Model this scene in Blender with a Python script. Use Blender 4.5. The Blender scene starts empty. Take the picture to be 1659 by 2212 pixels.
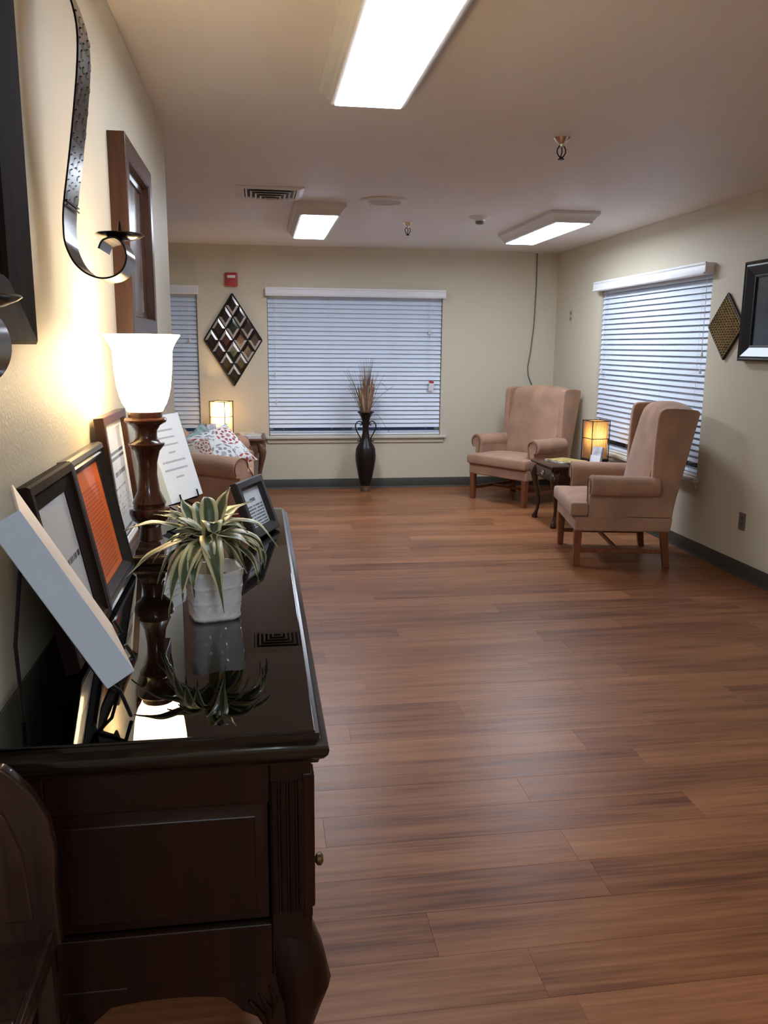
import bpy, bmesh, math, random
from mathutils import Vector, Matrix, Euler
random.seed(7)
PI = math.pi
sc = bpy.context.scene
COL = sc.collection
rad = math.radians

# ------------------------------------------------------------------ camera, world, exposure
XL, XR, YB, ZC = -0.409, 3.119, 8.653, 2.44        # left wall, right wall, back wall, ceiling
YL = 4.217                                          # where the left wall ends
XA = -3.0                                           # far wall of the sitting alcove
YR = -2.5                                           # wall behind the camera

cd = bpy.data.cameras.new('camera')
cam = bpy.data.objects.new('camera', cd); COL.objects.link(cam)
cd.sensor_fit = 'VERTICAL'; cd.sensor_height = 32.0; cd.lens = 1798.62 / 2212 * 32.0
cd.clip_start = 0.05; cd.clip_end = 100
yaw, pitch, roll = 0.14945, 0.19644, 0.00874
fw = Vector((math.sin(yaw) * math.cos(pitch), math.cos(yaw) * math.cos(pitch), -math.sin(pitch)))
rt = Vector((math.cos(yaw), -math.sin(yaw), 0)); upv = rt.cross(fw)
r2 = rt * math.cos(roll) + upv * math.sin(roll); u2 = -rt * math.sin(roll) + upv * math.cos(roll)
M = Matrix((r2, u2, -fw)).transposed().to_4x4(); M.translation = Vector((0, 0, 1.472))
cam.matrix_world = M
sc.camera = cam

w = bpy.data.worlds.new('world'); sc.world = w; w.use_nodes = True
w.node_tree.nodes['Background'].inputs[0].default_value = (0.16, 0.30, 0.62, 1)   # dusk outside
w.node_tree.nodes['Background'].inputs[1].default_value = 0.10
sc.view_settings.view_transform = 'Standard'; sc.view_settings.look = 'None'
sc.view_settings.exposure = 0.0; sc.view_settings.gamma = 1.0
sc.view_settings.use_curve_mapping = False
FLUO = 36.0            # strength of the fluorescent diffusers
FLUO_COL = (0.84, 0.95, 1.10)
WARM = (1.0, 0.68, 0.33)

# ------------------------------------------------------------------ materials
def inp(nt, s, v):
    if hasattr(v, 'node'): nt.links.new(v, s)
    else: s.default_value = v
def nm(nt, op, a, b=None, c=None):
    n = nt.nodes.new('ShaderNodeMath'); n.operation = op
    inp(nt, n.inputs[0], a)
    if b is not None: inp(nt, n.inputs[1], b)
    if c is not None: inp(nt, n.inputs[2], c)
    return n.outputs[0]
def mixc(nt, f, a, b):
    n = nt.nodes.new('ShaderNodeMix'); n.data_type = 'RGBA'
    inp(nt, n.inputs[0], f); inp(nt, n.inputs[6], a if hasattr(a, 'node') else (*a[:3], 1)); inp(nt, n.inputs[7], b if hasattr(b, 'node') else (*b[:3], 1))
    return n.outputs[2]
def newmat(name):
    m = bpy.data.materials.new(name); m.use_nodes = True
    nt = m.node_tree; b = nt.nodes['Principled BSDF']
    return m, nt, b
def coords(nt, kind='Object', scale=(1, 1, 1), loc=(0, 0, 0)):
    tc = nt.nodes.new('ShaderNodeTexCoord'); mp = nt.nodes.new('ShaderNodeMapping')
    mp.inputs['Scale'].default_value = scale; mp.inputs['Location'].default_value = loc
    nt.links.new(tc.outputs[kind], mp.inputs[0]); return mp.outputs[0]
def noise(nt, vec, scale=5, detail=3, rough=.5):
    n = nt.nodes.new('ShaderNodeTexNoise'); nt.links.new(vec, n.inputs['Vector'])
    n.inputs['Scale'].default_value = scale; n.inputs['Detail'].default_value = detail; n.inputs['Roughness'].default_value = rough
    return n.outputs['Fac']
def ramp(nt, f, stops):
    n = nt.nodes.new('ShaderNodeValToRGB'); nt.links.new(f, n.inputs[0]); e = n.color_ramp.elements
    while len(e) < len(stops): e.new(0.5)
    for k, (p, c) in enumerate(stops): e[k].position = p; e[k].color = (*c, 1)
    return n.outputs[0]
def bump(nt, b, h, strength=.2, dist=.01):
    n = nt.nodes.new('ShaderNodeBump'); n.inputs['Strength'].default_value = strength; n.inputs['Distance'].default_value = dist
    nt.links.new(h, n.inputs['Height']); nt.links.new(n.outputs[0], b.inputs['Normal'])
def mk(name, col, rough=.5, metal=0., var=.12, scale=6., stretch=(1, 1, 1), bmp=0., bscale=60., coat=0., sheen=0., spec=.5, bdist=.01):
    m, nt, b = newmat(name)
    v = coords(nt, 'Object', stretch); f = noise(nt, v, scale, 4)
    f2 = nm(nt, 'MULTIPLY_ADD', f, 2.4, -.7)
    lo = tuple(c * (1 - var) for c in col); hi = tuple(min(1, c * (1 + var)) for c in col)
    nt.links.new(mixc(nt, f2, lo, hi), b.inputs['Base Color'])
    b.inputs['Roughness'].default_value = rough; b.inputs['Metallic'].default_value = metal
    b.inputs['Specular IOR Level'].default_value = spec
    if coat: b.inputs['Coat Weight'].default_value = coat; b.inputs['Coat Roughness'].default_value = .06
    if sheen: b.inputs['Sheen Weight'].default_value = sheen; b.inputs['Sheen Roughness'].default_value = .4
    if bmp:
        v2 = coords(nt, 'Object'); bump(nt, b, noise(nt, v2, bscale, 3), bmp, bdist)
    return m
def emis(name, col, s):
    m, nt, b = newmat(name)
    v = coords(nt, 'Object'); f = noise(nt, v, 3)
    b.inputs['Base Color'].default_value = (*[min(1, c) for c in col], 1)
    nt.links.new(mixc(nt, f, col, tuple(c * .97 for c in col)), b.inputs['Emission Color'])
    b.inputs['Emission Strength'].default_value = s; b.inputs['Roughness'].default_value = .5
    return m
def thin_glass(name, tint, ior=1.5, rough=.0, gain=1.0):
    m = bpy.data.materials.new(name); m.use_nodes = True; nt = m.node_tree; nt.nodes.clear()
    o = nt.nodes.new('ShaderNodeOutputMaterial'); mx = nt.nodes.new('ShaderNodeMixShader')
    t = nt.nodes.new('ShaderNodeBsdfTransparent'); g = nt.nodes.new('ShaderNodeBsdfGlossy'); fr = nt.nodes.new('ShaderNodeFresnel')
    t.inputs[0].default_value = (*tint, 1); g.inputs['Roughness'].default_value = rough; fr.inputs[0].default_value = ior
    f = nm(nt, 'MINIMUM', nm(nt, 'MULTIPLY', fr.outputs[0], gain), 1.0)
    nt.links.new(f, mx.inputs[0]); nt.links.new(t.outputs[0], mx.inputs[1]); nt.links.new(g.outputs[0], mx.inputs[2])
    nt.links.new(mx.outputs[0], o.inputs[0]); return m
def shade_mat(name, col, trans=.6, emit=0., ecol=(1, .8, .5)):
    m = bpy.data.materials.new(name); m.use_nodes = True; nt = m.node_tree; nt.nodes.clear()
    o = nt.nodes.new('ShaderNodeOutputMaterial'); mx = nt.nodes.new('ShaderNodeMixShader'); mx.inputs[0].default_value = trans
    d = nt.nodes.new('ShaderNodeBsdfDiffuse'); t = nt.nodes.new('ShaderNodeBsdfTranslucent')
    v = coords(nt, 'Object'); c = mixc(nt, noise(nt, v, 9), col, tuple(x * .93 for x in col))
    nt.links.new(c, d.inputs[0]); nt.links.new(c, t.inputs[0])
    nt.links.new(d.outputs[0], mx.inputs[1]); nt.links.new(t.outputs[0], mx.inputs[2])
    out = mx.outputs[0]
    if emit:
        e = nt.nodes.new('ShaderNodeEmission'); e.inputs[0].default_value = (*ecol, 1); e.inputs[1].default_value = emit
        a = nt.nodes.new('ShaderNodeAddShader'); nt.links.new(out, a.inputs[0]); nt.links.new(e.outputs[0], a.inputs[1]); out = a.outputs[0]
    nt.links.new(out, o.inputs[0]); return m
def wood(name, dark, light, rough=.35, axis=0, scale=9., coat=.0, spec=.35):
    m, nt, b = newmat(name)
    st = [14, 14, 14]; st[axis] = 1.0
    v = coords(nt, 'Object', tuple(s * scale / 9 for s in st))
    f = noise(nt, v, 2.2, 5, .6); f2 = noise(nt, v, 7, 3)
    t = nm(nt, 'MULTIPLY_ADD', nm(nt, 'ADD', nm(nt, 'MULTIPLY', f, .7), nm(nt, 'MULTIPLY', f2, .3)), 3.0, -1.0)
    nt.links.new(mixc(nt, t, dark, light), b.inputs['Base Color'])
    b.inputs['Roughness'].default_value = rough; b.inputs['Specular IOR Level'].default_value = spec
    if coat: b.inputs['Coat Weight'].default_value = coat; b.inputs['Coat Roughness'].default_value = .08
    bump(nt, b, f, .06, .003)
    return m
def print_mat(name, paper, ink, rects, rough=.35, coat=.6, u=0, v=2):
    """paper with rows of word-like marks; rects: (u0,u1,v0,v1,rows,cover)"""
    m, nt, b = newmat(name)
    tc = nt.nodes.new('ShaderNodeTexCoord'); sp = nt.nodes.new('ShaderNodeSeparateXYZ'); nt.links.new(tc.outputs['Object'], sp.inputs[0])
    U, V = sp.outputs[u], sp.outputs[v]; tot = None
    for k, (u0, u1, v0, v1, rows, cover) in enumerate(rects):
        t = nm(nt, 'MULTIPLY_ADD', V, rows / (v1 - v0), -v0 * rows / (v1 - v0))
        fr = nm(nt, 'FRACT', t); row = nm(nt, 'FLOOR', t)
        ing = nm(nt, 'MULTIPLY', nm(nt, 'GREATER_THAN', fr, .22), nm(nt, 'LESS_THAN', fr, .78))
        ing = nm(nt, 'MULTIPLY', ing, nm(nt, 'MULTIPLY', nm(nt, 'GREATER_THAN', V, v0), nm(nt, 'LESS_THAN', V, v1)))
        ing = nm(nt, 'MULTIPLY', ing, nm(nt, 'MULTIPLY', nm(nt, 'GREATER_THAN', U, u0), nm(nt, 'LESS_THAN', U, u1)))
        cb = nt.nodes.new('ShaderNodeCombineXYZ'); nt.links.new(nm(nt, 'MULTIPLY', U, 1.0), cb.inputs[0]); nt.links.new(nm(nt, 'MULTIPLY_ADD', row, 3.17, k * 1.7), cb.inputs[1])
        n = nt.nodes.new('ShaderNodeTexNoise'); nt.links.new(cb.outputs[0], n.inputs['Vector']); n.inputs['Scale'].default_value = 3.5 * rows / (v1 - v0) * .25 + 90; n.inputs['Detail'].default_value = 2
        wd = nm(nt, 'GREATER_THAN', n.outputs['Fac'], 1 - cover)
        ing = nm(nt, 'MULTIPLY', ing, wd)
        tot = ing if tot is None else nm(nt, 'MAXIMUM', tot, ing)
    v3 = coords(nt, 'Object'); pc = mixc(nt, noise(nt, v3, 14), paper, tuple(c * .93 for c in paper))
    nt.links.new(mixc(nt, tot if tot is not None else 0., pc, ink), b.inputs['Base Color'])
    b.inputs['Roughness'].default_value = rough
    if coat: b.inputs['Coat Weight'].default_value = coat; b.inputs['Coat Roughness'].default_value = .05
    return m
def art_mat(name, stops, scale=7, rough=.25, coat=.8, stretch=(1, 1, 1)):
    m, nt, b = newmat(name); v = coords(nt, 'Object', stretch)
    nt.links.new(ramp(nt, noise(nt, v, scale, 6, .65), stops), b.inputs['Base Color'])
    b.inputs['Roughness'].default_value = rough; b.inputs['Coat Weight'].default_value = coat; b.inputs['Coat Roughness'].default_value = .08
    return m

# wall paint with orange peel
def paint(name, col, bstr):
    m, nt, b = newmat(name); v = coords(nt, 'Object')
    nt.links.new(mixc(nt, noise(nt, v, 1.3, 3), tuple(c * .96 for c in col), tuple(min(1, c * 1.03) for c in col)), b.inputs['Base Color'])
    b.inputs['Roughness'].default_value = .55; b.inputs['Specular IOR Level'].default_value = .35
    bump(nt, b, noise(nt, v, 130, 3), bstr, .004); return m
M_WALL = paint('wall_paint', (.64, .575, .445), .22)
M_CEIL = paint('ceiling_paint', (.78, .745, .735), .12)
M_BASE = mk('cove_base', (.050, .045, .035), .5, var=.08, spec=.3)
M_TRIM = mk('window_trim', (.66, .63, .52), .45, var=.04)
M_WHITE = mk('white_vinyl', (.80, .80, .82), .42, var=.03)
M_SLAT = mk('blind_slat', (.70, .77, .88), .42, var=.03)
M_FIXT = mk('fixture_white', (.72, .70, .68), .4, var=.03)
M_DIFF = emis('diffuser', FLUO_COL, FLUO)
M_SUEDE = mk('tan_suede', (.40, .235, .155), .85, var=.20, scale=5., bmp=.12, bscale=90, sheen=.25, spec=.2)
M_SEAM = mk('suede_welt', (.20, .105, .065), .8, var=.1)
M_OAK = wood('stained_oak', (.14, .045, .018), (.27, .095, .04), .38, 2)
M_MAHOG = wood('mahogany', (.030, .011, .007), (.065, .024, .014), .25, 0, coat=.3)
M_ESP = wood('espresso_wood', (.009, .0024, .0015), (.026, .0072, .0040), .36, 2, coat=.0)
M_ESPT = wood('espresso_top', (.010, .006, .004), (.022, .012, .008), .22, 1, coat=.4)
M_LAMPW = wood('lamp_wood', (.018, .006, .004), (.085, .026, .012), .25, 2, coat=.4)
M_BROWNFR = wood('brown_frame', (.028, .010, .006), (.070, .025, .013), .33, 2, coat=.1)
M_BLACKFR = mk('black_frame', (.012, .011, .012), .36, var=.2, coat=.1)
M_DARKFR = wood('dark_frame', (.013, .007, .006), (.030, .016, .013), .75, 2, spec=.08)
M_BRONZE = mk('bronze_sheet', (.030, .020, .016), .20, .55, var=.2)
M_BLACKM = mk('black_metal', (.012, .012, .013), .4, .3, var=.1)
M_CHROME = mk('chrome', (.75, .74, .72), .16, 1., var=.05)
M_BRASS = mk('old_brass', (.30, .22, .10), .33, .9, var=.2)
M_VASE = mk('vase_black', (.012, .008, .0075), .36, var=.2, spec=.3)
M_GLASS = thin_glass('window_glass', (.9, .93, .95))
M_TOPGLASS = thin_glass('top_glass', (.80, .82, .80), 1.52, 0., 1.5)
M_OPAL = shade_mat('opal_shade', (.95, .90, .80), .55, 11.0, (1.0, .80, .50))
M_PLEAT = shade_mat('pleated_shade', (.74, .55, .31), .58)
M_PLEATW = shade_mat('pleated_shade_white', (.95, .88, .72), .62)
M_REED = mk('reed', (.16, .085, .035), .7, var=.3, scale=20)
M_BULB = emis('bulb', (1, .75, .42), 12)
M_CERAM = mk('white_ceramic', (.78, .80, .82), .12, var=.03, coat=.6)
M_SOIL = mk('soil', (.035, .022, .015), .9, var=.4, scale=60, bmp=.8, bscale=90)
M_BINDW = mk('binder_white', (.62, .75, .90), .4, var=.03)
M_BINDC = mk('binder_cream', (.80, .70, .62), .55, var=.05)
M_RED = mk('alarm_red', (.42, .030, .028), .35, var=.05, coat=.2)
M_LENS = mk('strobe_lens', (.8, .8, .8), .12, var=.05)
M_STEMS = [mk('dry_stem_a', (.16, .075, .04), .8, var=.3), mk('dry_stem_b', (.09, .05, .035), .8, var=.3), mk('dry_stem_c', (.33, .24, .16), .8, var=.3), mk('dry_leaf', (.22, .10, .045), .8, var=.35)]
M_PLATE = mk('switch_plate', (.50, .47, .40), .4, var=.05)
M_OUT = mk('outlet_brown', (.16, .13, .11), .4, var=.08)
M_RUBBER = mk('cable', (.10, .10, .10), .5, var=.05)
M_DARK = mk('louvre_shade_dark', (.012, .012, .012), .7)
M_ENDT = wood('walnut_end_table', (.10, .045, .022), (.21, .10, .055), .35, 0)
M_MATB = mk('mat_board', (.70, .70, .70), .8, var=.04)
M_RACK = wood('rack_wood', (.018, .009, .007), (.075, .034, .020), .3, 2, coat=.3)
M_PAGES = mk('magazine_pages', (.72, .70, .66), .6, var=.08, scale=40)
M_SUB = mk('floor_joint', (.085, .034, .018), .7)

def floor_mat():
    m, nt, b = newmat('wood_plank_vinyl')
    g = nt.nodes.new('ShaderNodeNewGeometry'); oi = nt.nodes.new('ShaderNodeObjectInfo')
    sp = nt.nodes.new('ShaderNodeSeparateXYZ'); nt.links.new(g.outputs['Position'], sp.inputs[0])
    cb = nt.nodes.new('ShaderNodeCombineXYZ')
    R = oi.outputs['Random']
    nt.links.new(nm(nt, 'MULTIPLY_ADD', R, 31.0, sp.outputs[0]), cb.inputs[0])
    nt.links.new(nm(nt, 'MULTIPLY_ADD', R, 17.0, nm(nt, 'MULTIPLY', sp.outputs[1], 13.0)), cb.inputs[1])
    f = noise(nt, cb.outputs[0], 1.4, 5, .62)
    cb2 = nt.nodes.new('ShaderNodeCombineXYZ')
    nt.links.new(nm(nt, 'MULTIPLY', sp.outputs[0], 2.2), cb2.inputs[0]); nt.links.new(nm(nt, 'MULTIPLY_ADD', R, 9.0, nm(nt, 'MULTIPLY', sp.outputs[1], 75.0)), cb2.inputs[1])
    f2 = noise(nt, cb2.outputs[0], 1.2, 3, .5)
    t = nm(nt, 'ADD', nm(nt, 'MULTIPLY', f, .62), nm(nt, 'MULTIPLY', f2, .38))
    t = nm(nt, 'MULTIPLY_ADD', t, 2.6, -.80)
    t = nm(nt, 'ADD', t, nm(nt, 'MULTIPLY_ADD', R, .46, -.23))
    nt.links.new(ramp(nt, t, [(0.0, (.115, .036, .015)), (.42, (.240, .090, .036)), (1.0, (.380, .160, .068))]), b.inputs['Base Color'])
    b.inputs['Roughness'].default_value = .36; b.inputs['Specular IOR Level'].default_value = .36
    nt.links.new(nm(nt, 'MULTIPLY_ADD', f2, .16, .30), b.inputs['Roughness'])
    bump(nt, b, f2, .10, .002)
    return m
M_FLOOR = floor_mat()

def pillow_mat(name, ground, red, grey, k=9.0):
    m, nt, b = newmat(name)
    tc = nt.nodes.new('ShaderNodeTexCoord'); sp = nt.nodes.new('ShaderNodeSeparateXYZ'); nt.links.new(tc.outputs['Object'], sp.inputs[0])
    def tile(s, off): return nm(nt, 'SUBTRACT', nm(nt, 'FRACT', nm(nt, 'MULTIPLY_ADD', s, k, off)), .5)
    def medallion(ox, oy, petals):
        x = tile(sp.outputs[0], ox); y = tile(sp.outputs[1], oy)
        r = nm(nt, 'SQRT', nm(nt, 'ADD', nm(nt, 'MULTIPLY', x, x), nm(nt, 'MULTIPLY', y, y)))
        th = nm(nt, 'ARCTAN2', y, x)
        s = nm(nt, 'SINE', nm(nt, 'MULTIPLY_ADD', th, petals, nm(nt, 'MULTIPLY', r, 8.0)))
        ring = nm(nt, 'SINE', nm(nt, 'MULTIPLY', r, 44.0))
        on = nm(nt, 'MULTIPLY', nm(nt, 'GREATER_THAN', nm(nt, 'ADD', nm(nt, 'MULTIPLY', ring, .7), nm(nt, 'MULTIPLY', s, .6)), .25), nm(nt, 'LESS_THAN', r, .33))
        return on
    a = medallion(.15, .3, 10.0); c = medallion(.65, .8, 8.0)
    v = coords(nt, 'Object'); sc1 = nm(nt, 'GREATER_THAN', noise(nt, v, 34, 2), .60)
    base = mixc(nt, nm(nt, 'MULTIPLY', sc1, .75), ground, grey)
    base = mixc(nt, c, base, grey); base = mixc(nt, a, base, red)
    nt.links.new(base, b.inputs['Base Color']); b.inputs['Roughness'].default_value = .9
    bump(nt, b, noise(nt, v, 220, 2), .15, .003)
    return m
M_PIL1 = pillow_mat('medallion_fabric', (.66, .64, .62), (.36, .045, .05), (.22, .24, .27), 3.3)
M_PIL2 = mk('teal_fabric', (.24, .32, .31), .9, var=.55, scale=22)
M_PIL3 = pillow_mat('medallion_fabric_shaded', (.46, .38, .32), (.20, .06, .04), (.18, .13, .10), 4.8)  # same fabric family, with shade put into its darker colours

def leaf_mat():
    m, nt, b = newmat('variegated_leaf')
    uv = nt.nodes.new('ShaderNodeUVMap'); sp = nt.nodes.new('ShaderNodeSeparateXYZ'); nt.links.new(uv.outputs[0], sp.inputs[0])
    v = coords(nt, 'UV', (9, .8, 1)); n = noise(nt, v, 2.0, 2)
    d = nm(nt, 'ABSOLUTE', nm(nt, 'SUBTRACT', sp.outputs[0], .5)); d = nm(nt, 'ADD', d, nm(nt, 'MULTIPLY_ADD', n, .22, -.11))
    nt.links.new(ramp(nt, d, [(0., (.085, .12, .055)), (.17, (.055, .085, .045)), (.25, (.10, .13, .05)), (.31, (.52, .50, .27)), (.5, (.66, .62, .40))]), b.inputs['Base Color'])
    b.inputs['Roughness'].default_value = .4; b.inputs['Subsurface Weight'].default_value = 0.0
    return m
M_LEAF = leaf_mat()

# ------------------------------------------------------------------ mesh helpers
class MB:
    def __init__(s): s.v = []; s.f = []
    def add(s, vs, fs):
        o = len(s.v); s.v += [tuple(p) for p in vs]; s.f += [tuple(i + o for i in f) for f in fs]; return s
    def box(s, lo, hi, R=None, c=None):
        x0, y0, z0 = lo; x1, y1, z1 = hi
        vs = [Vector(p) for p in ((x0, y0, z0), (x1, y0, z0), (x1, y1, z0), (x0, y1, z0), (x0, y0, z1), (x1, y0, z1), (x1, y1, z1), (x0, y1, z1))]
        if R is not None:
            cc = Vector(c) if c is not None else (vs[0] + vs[6]) / 2
            vs = [cc + R @ (p - cc) for p in vs]
        return s.add(vs, [(0, 3, 2, 1), (4, 5, 6, 7), (0, 1, 5, 4), (1, 2, 6, 5), (2, 3, 7, 6), (3, 0, 4, 7)])
    def prism(s, poly, axis, lo, hi):
        """poly in the two other axes (order x,y,z without axis)"""
        def P(a, b, t): return (t, a, b) if axis == 0 else (a, t, b) if axis == 1 else (a, b, t)
        n = len(poly)
        return s.add([P(a, b, lo) for a, b in poly] + [P(a, b, hi) for a, b in poly],
                     [tuple(range(n))[::-1], tuple(range(n, 2 * n))] + [(i, (i + 1) % n, n + (i + 1) % n, n + i) for i in range(n)])
    def loft(s, secs, cap=True, closed=True):
        n = len(secs[0]); vs = [p for q in secs for p in q]; fs = []
        for k in range(len(secs) - 1):
            for i in range(n if closed else n - 1):
                j = (i + 1) % n; fs.append((k * n + i, k * n + j, (k + 1) * n + j, (k + 1) * n + i))
        if cap: fs += [tuple(range(n))[::-1], tuple(range((len(secs) - 1) * n, len(secs) * n))]
        return s.add(vs, fs)
    def lathe(s, prof, n=24, c=(0, 0, 0), sup=None, cap=True, a0=0.):
        secs = []
        for r, z in prof:
            q = []
            for i in range(n):
                a = a0 + 2 * PI * i / n; x, y = math.cos(a), math.sin(a)
                if sup:
                    k = (abs(x) ** sup + abs(y) ** sup) ** (-1 / sup); x *= k; y *= k
                q.append((c[0] + r * x, c[1] + r * y, c[2] + z))
            secs.append(q)
        return s.loft(secs, cap)
    def tube(s, pts, rs, n=8, cap=True):
        pts = [Vector(p) for p in pts]
        if not hasattr(rs, '__len__'): rs = [rs] * len(pts)
        secs = []; prev = None
        for k, p in enumerate(pts):
            t = (pts[min(k + 1, len(pts) - 1)] - pts[max(k - 1, 0)]).normalized()
            if prev is None:
                a = Vector((0, 0, 1)) if abs(t.z) < .9 else Vector((1, 0, 0)); nx = t.cross(a).normalized()
            else:
                nx = (prev - t * prev.dot(t)).normalized()
            prev = nx; ny = t.cross(nx)
            secs.append([p + (nx * math.cos(2 * PI * i / n) + ny * math.sin(2 * PI * i / n)) * rs[k] for i in range(n)])
        return s.loft(secs, cap)
    def build(s, name, mat, parent=None, bevel=0, seg=2, smooth=35, sub=0, kind=None, label=None, recalc=True):
        me = bpy.data.meshes.new(name); me.from_pydata(s.v, [], s.f); me.update()
        if bevel or recalc:
            bm = bmesh.new(); bm.from_mesh(me)
            if recalc: bmesh.ops.recalc_face_normals(bm, faces=bm.faces)
            if bevel:
                ed = [e for e in bm.edges if len(e.link_faces) == 2 and e.calc_face_angle(0) > rad(32)]
                bmesh.ops.bevel(bm, geom=ed, offset=bevel, segments=seg, profile=.5, affect='EDGES', clamp_overlap=True)
            bm.to_mesh(me); bm.free()
        if smooth:
            for p in me.polygons: p.use_smooth = True
            me.set_sharp_from_angle(angle=rad(smooth if not bevel else 50))
        me.materials.append(mat)
        o = bpy.data.objects.new(name, me); COL.objects.link(o)
        if parent is not None: o.parent = parent
        if bevel:
            md = o.modifiers.new('wn', 'WEIGHTED_NORMAL'); md.keep_sharp = True
        if sub:
            md = o.modifiers.new('sub', 'SUBSURF'); md.levels = sub; md.render_levels = sub
        if kind: o['kind'] = kind
        if label: o['label'] = label
        return o
def tag(o, label, cat, group=None):
    o['label'] = label; o['category'] = cat
    if group: o['group'] = group
    return o
def thing(name, label, cat, loc=(0, 0, 0), rotz=0., rotx=0., group=None):
    o = bpy.data.objects.new(name, None); COL.objects.link(o); o.empty_display_size = .1
    o.location = loc; o.rotation_euler = (rotx, 0, rotz)
    return tag(o, label, cat, group)
def structure(name, o): o['kind'] = 'structure'; return o
def light_point(name, parent, loc, power, col, r=.03):
    l = bpy.data.lights.new(name, 'POINT'); l.energy = power; l.color = col; l.shadow_soft_size = r
    o = bpy.data.objects.new(name, l); COL.objects.link(o); o.parent = parent; o.location = loc; return o
def dup(src, parent, loc=None, rot=None):
    c = src.copy(); COL.objects.link(c); c.parent = parent
    if loc is not None: c.location = loc
    if rot is not None: c.rotation_euler = rot
    return c

def frame_ring(w, h, prof):
    """mitred frame; prof: (inset, front offset) going round; local x width, z height from 0, front is -y"""
    m = MB(); loops = []
    for i, d in prof:
        loops.append([(-w / 2 + i, -d, i), (w / 2 - i, -d, i), (w / 2 - i, -d, h - i), (-w / 2 + i, -d, h - i)])
    n = len(loops); vs = [p for l in loops for p in l]; fs = []
    for k in range(n):
        k2 = (k + 1) % n
        for i in range(4):
            j = (i + 1) % 4; fs.append((k * 4 + i, k * 4 + j, k2 * 4 + j, k2 * 4 + i))
    m.add(vs, fs); return m

# ------------------------------------------------------------------ room shell
def wall(name, P, u0, u1, z0, z1, holes, t, mat):
    us = sorted({u0, u1, *[h[0] for h in holes], *[h[1] for h in holes]}); zs = sorted({z0, z1, *[h[2] for h in holes], *[h[3] for h in holes]})
    m = MB()
    def hole(a, b, c, d): return any(h[0] <= a and b <= h[1] and h[2] <= c and d <= h[3] for h in holes)
    for i in range(len(us) - 1):
        for j in range(len(zs) - 1):
            a, b, c, d = us[i], us[i + 1], zs[j], zs[j + 1]
            if hole(a, b, c, d): continue
            for n in (0, t): m.add([P(a, c, n), P(b, c, n), P(b, d, n), P(a, d, n)], [(0, 1, 2, 3)])
    for a, b, c, d in holes:
        m.add([P(a, c, 0), P(b, c, 0), P(b, d, 0), P(a, d, 0), P(a, c, t), P(b, c, t), P(b, d, t), P(a, d, t)], [(0, 1, 5, 4), (1, 2, 6, 5), (2, 3, 7, 6), (3, 0, 4, 7)])
    m.add([P(u0, z0, 0), P(u1, z0, 0), P(u1, z1, 0), P(u0, z1, 0), P(u0, z0, t), P(u1, z0, t), P(u1, z1, t), P(u0, z1, t)], [(0, 1, 5, 4), (1, 2, 6, 5), (2, 3, 7, 6), (3, 0, 4, 7)])
    o = m.build(name, mat, smooth=0, recalc=False); return structure(name, o)

W1 = (-2.40, -0.585, .555, 2.00)
W2 = (0.100, 1.897, .555, 2.00)
W3 = (5.555, 7.495, .555, 2.02)
wall('wall_back', lambda u, z, n: (u, YB + n, z), XA - .15, XR + .15, 0, ZC, [W1, W2], .14, M_WALL)
wall('wall_right', lambda u, z, n: (XR + n, u, z), YR, YB, 0, ZC, [W3], .14, M_WALL)
wall('wall_rear', lambda u, z, n: (u, YR - n, z), XL - .14, XR + .14, 0, ZC, [], .14, M_WALL)
wall('wall_alcove', lambda u, z, n: (XA - n, u, z), YL - .14, YB, 0, ZC, [], .14, M_WALL)
m = MB(); m.box((XL - .14, YR, 0), (XL, YL, ZC)); structure('', m.build('wall_left', M_WALL, bevel=.004, seg=2))
m = MB(); m.box((XA, YL - .14, 0), (XL - .14, YL, ZC)); structure('', m.build('wall_alcove_near', M_WALL, smooth=0))
m = MB(); m.box((XA - .15, YR - .14, ZC), (XR + .15, YB + .14, ZC + .1)); structure('', m.build('ceiling', M_CEIL, smooth=0))

# cove base
def cove(name, pts, side):
    prof = [(0, 0), (.014, 0), (.0125, .003), (.006, .012), (.004, .02), (.004, .098), (.002, .1), (0, .1)]
    (x0, y0), (x1, y1) = pts; d = Vector((x1 - x0, y1 - y0)).normalized(); n = Vector((-d.y, d.x)) * side
    secs = [[(x + n.x * a, y + n.y * a, b) for a, b in prof] for x, y in pts]
    return structure('', MB().loft(secs).build(name, M_BASE, smooth=50))
cove('baseboard_back', [(XA, YB), (XR, YB)], -1)
cove('baseboard_right', [(XR, YR), (XR, YB - .004)], 1)
cove('baseboard_left', [(XL, YR), (XL, YL)], -1)
cove('baseboard_alcove', [(XA, YL), (XA, YB - .014)], -1)

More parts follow.
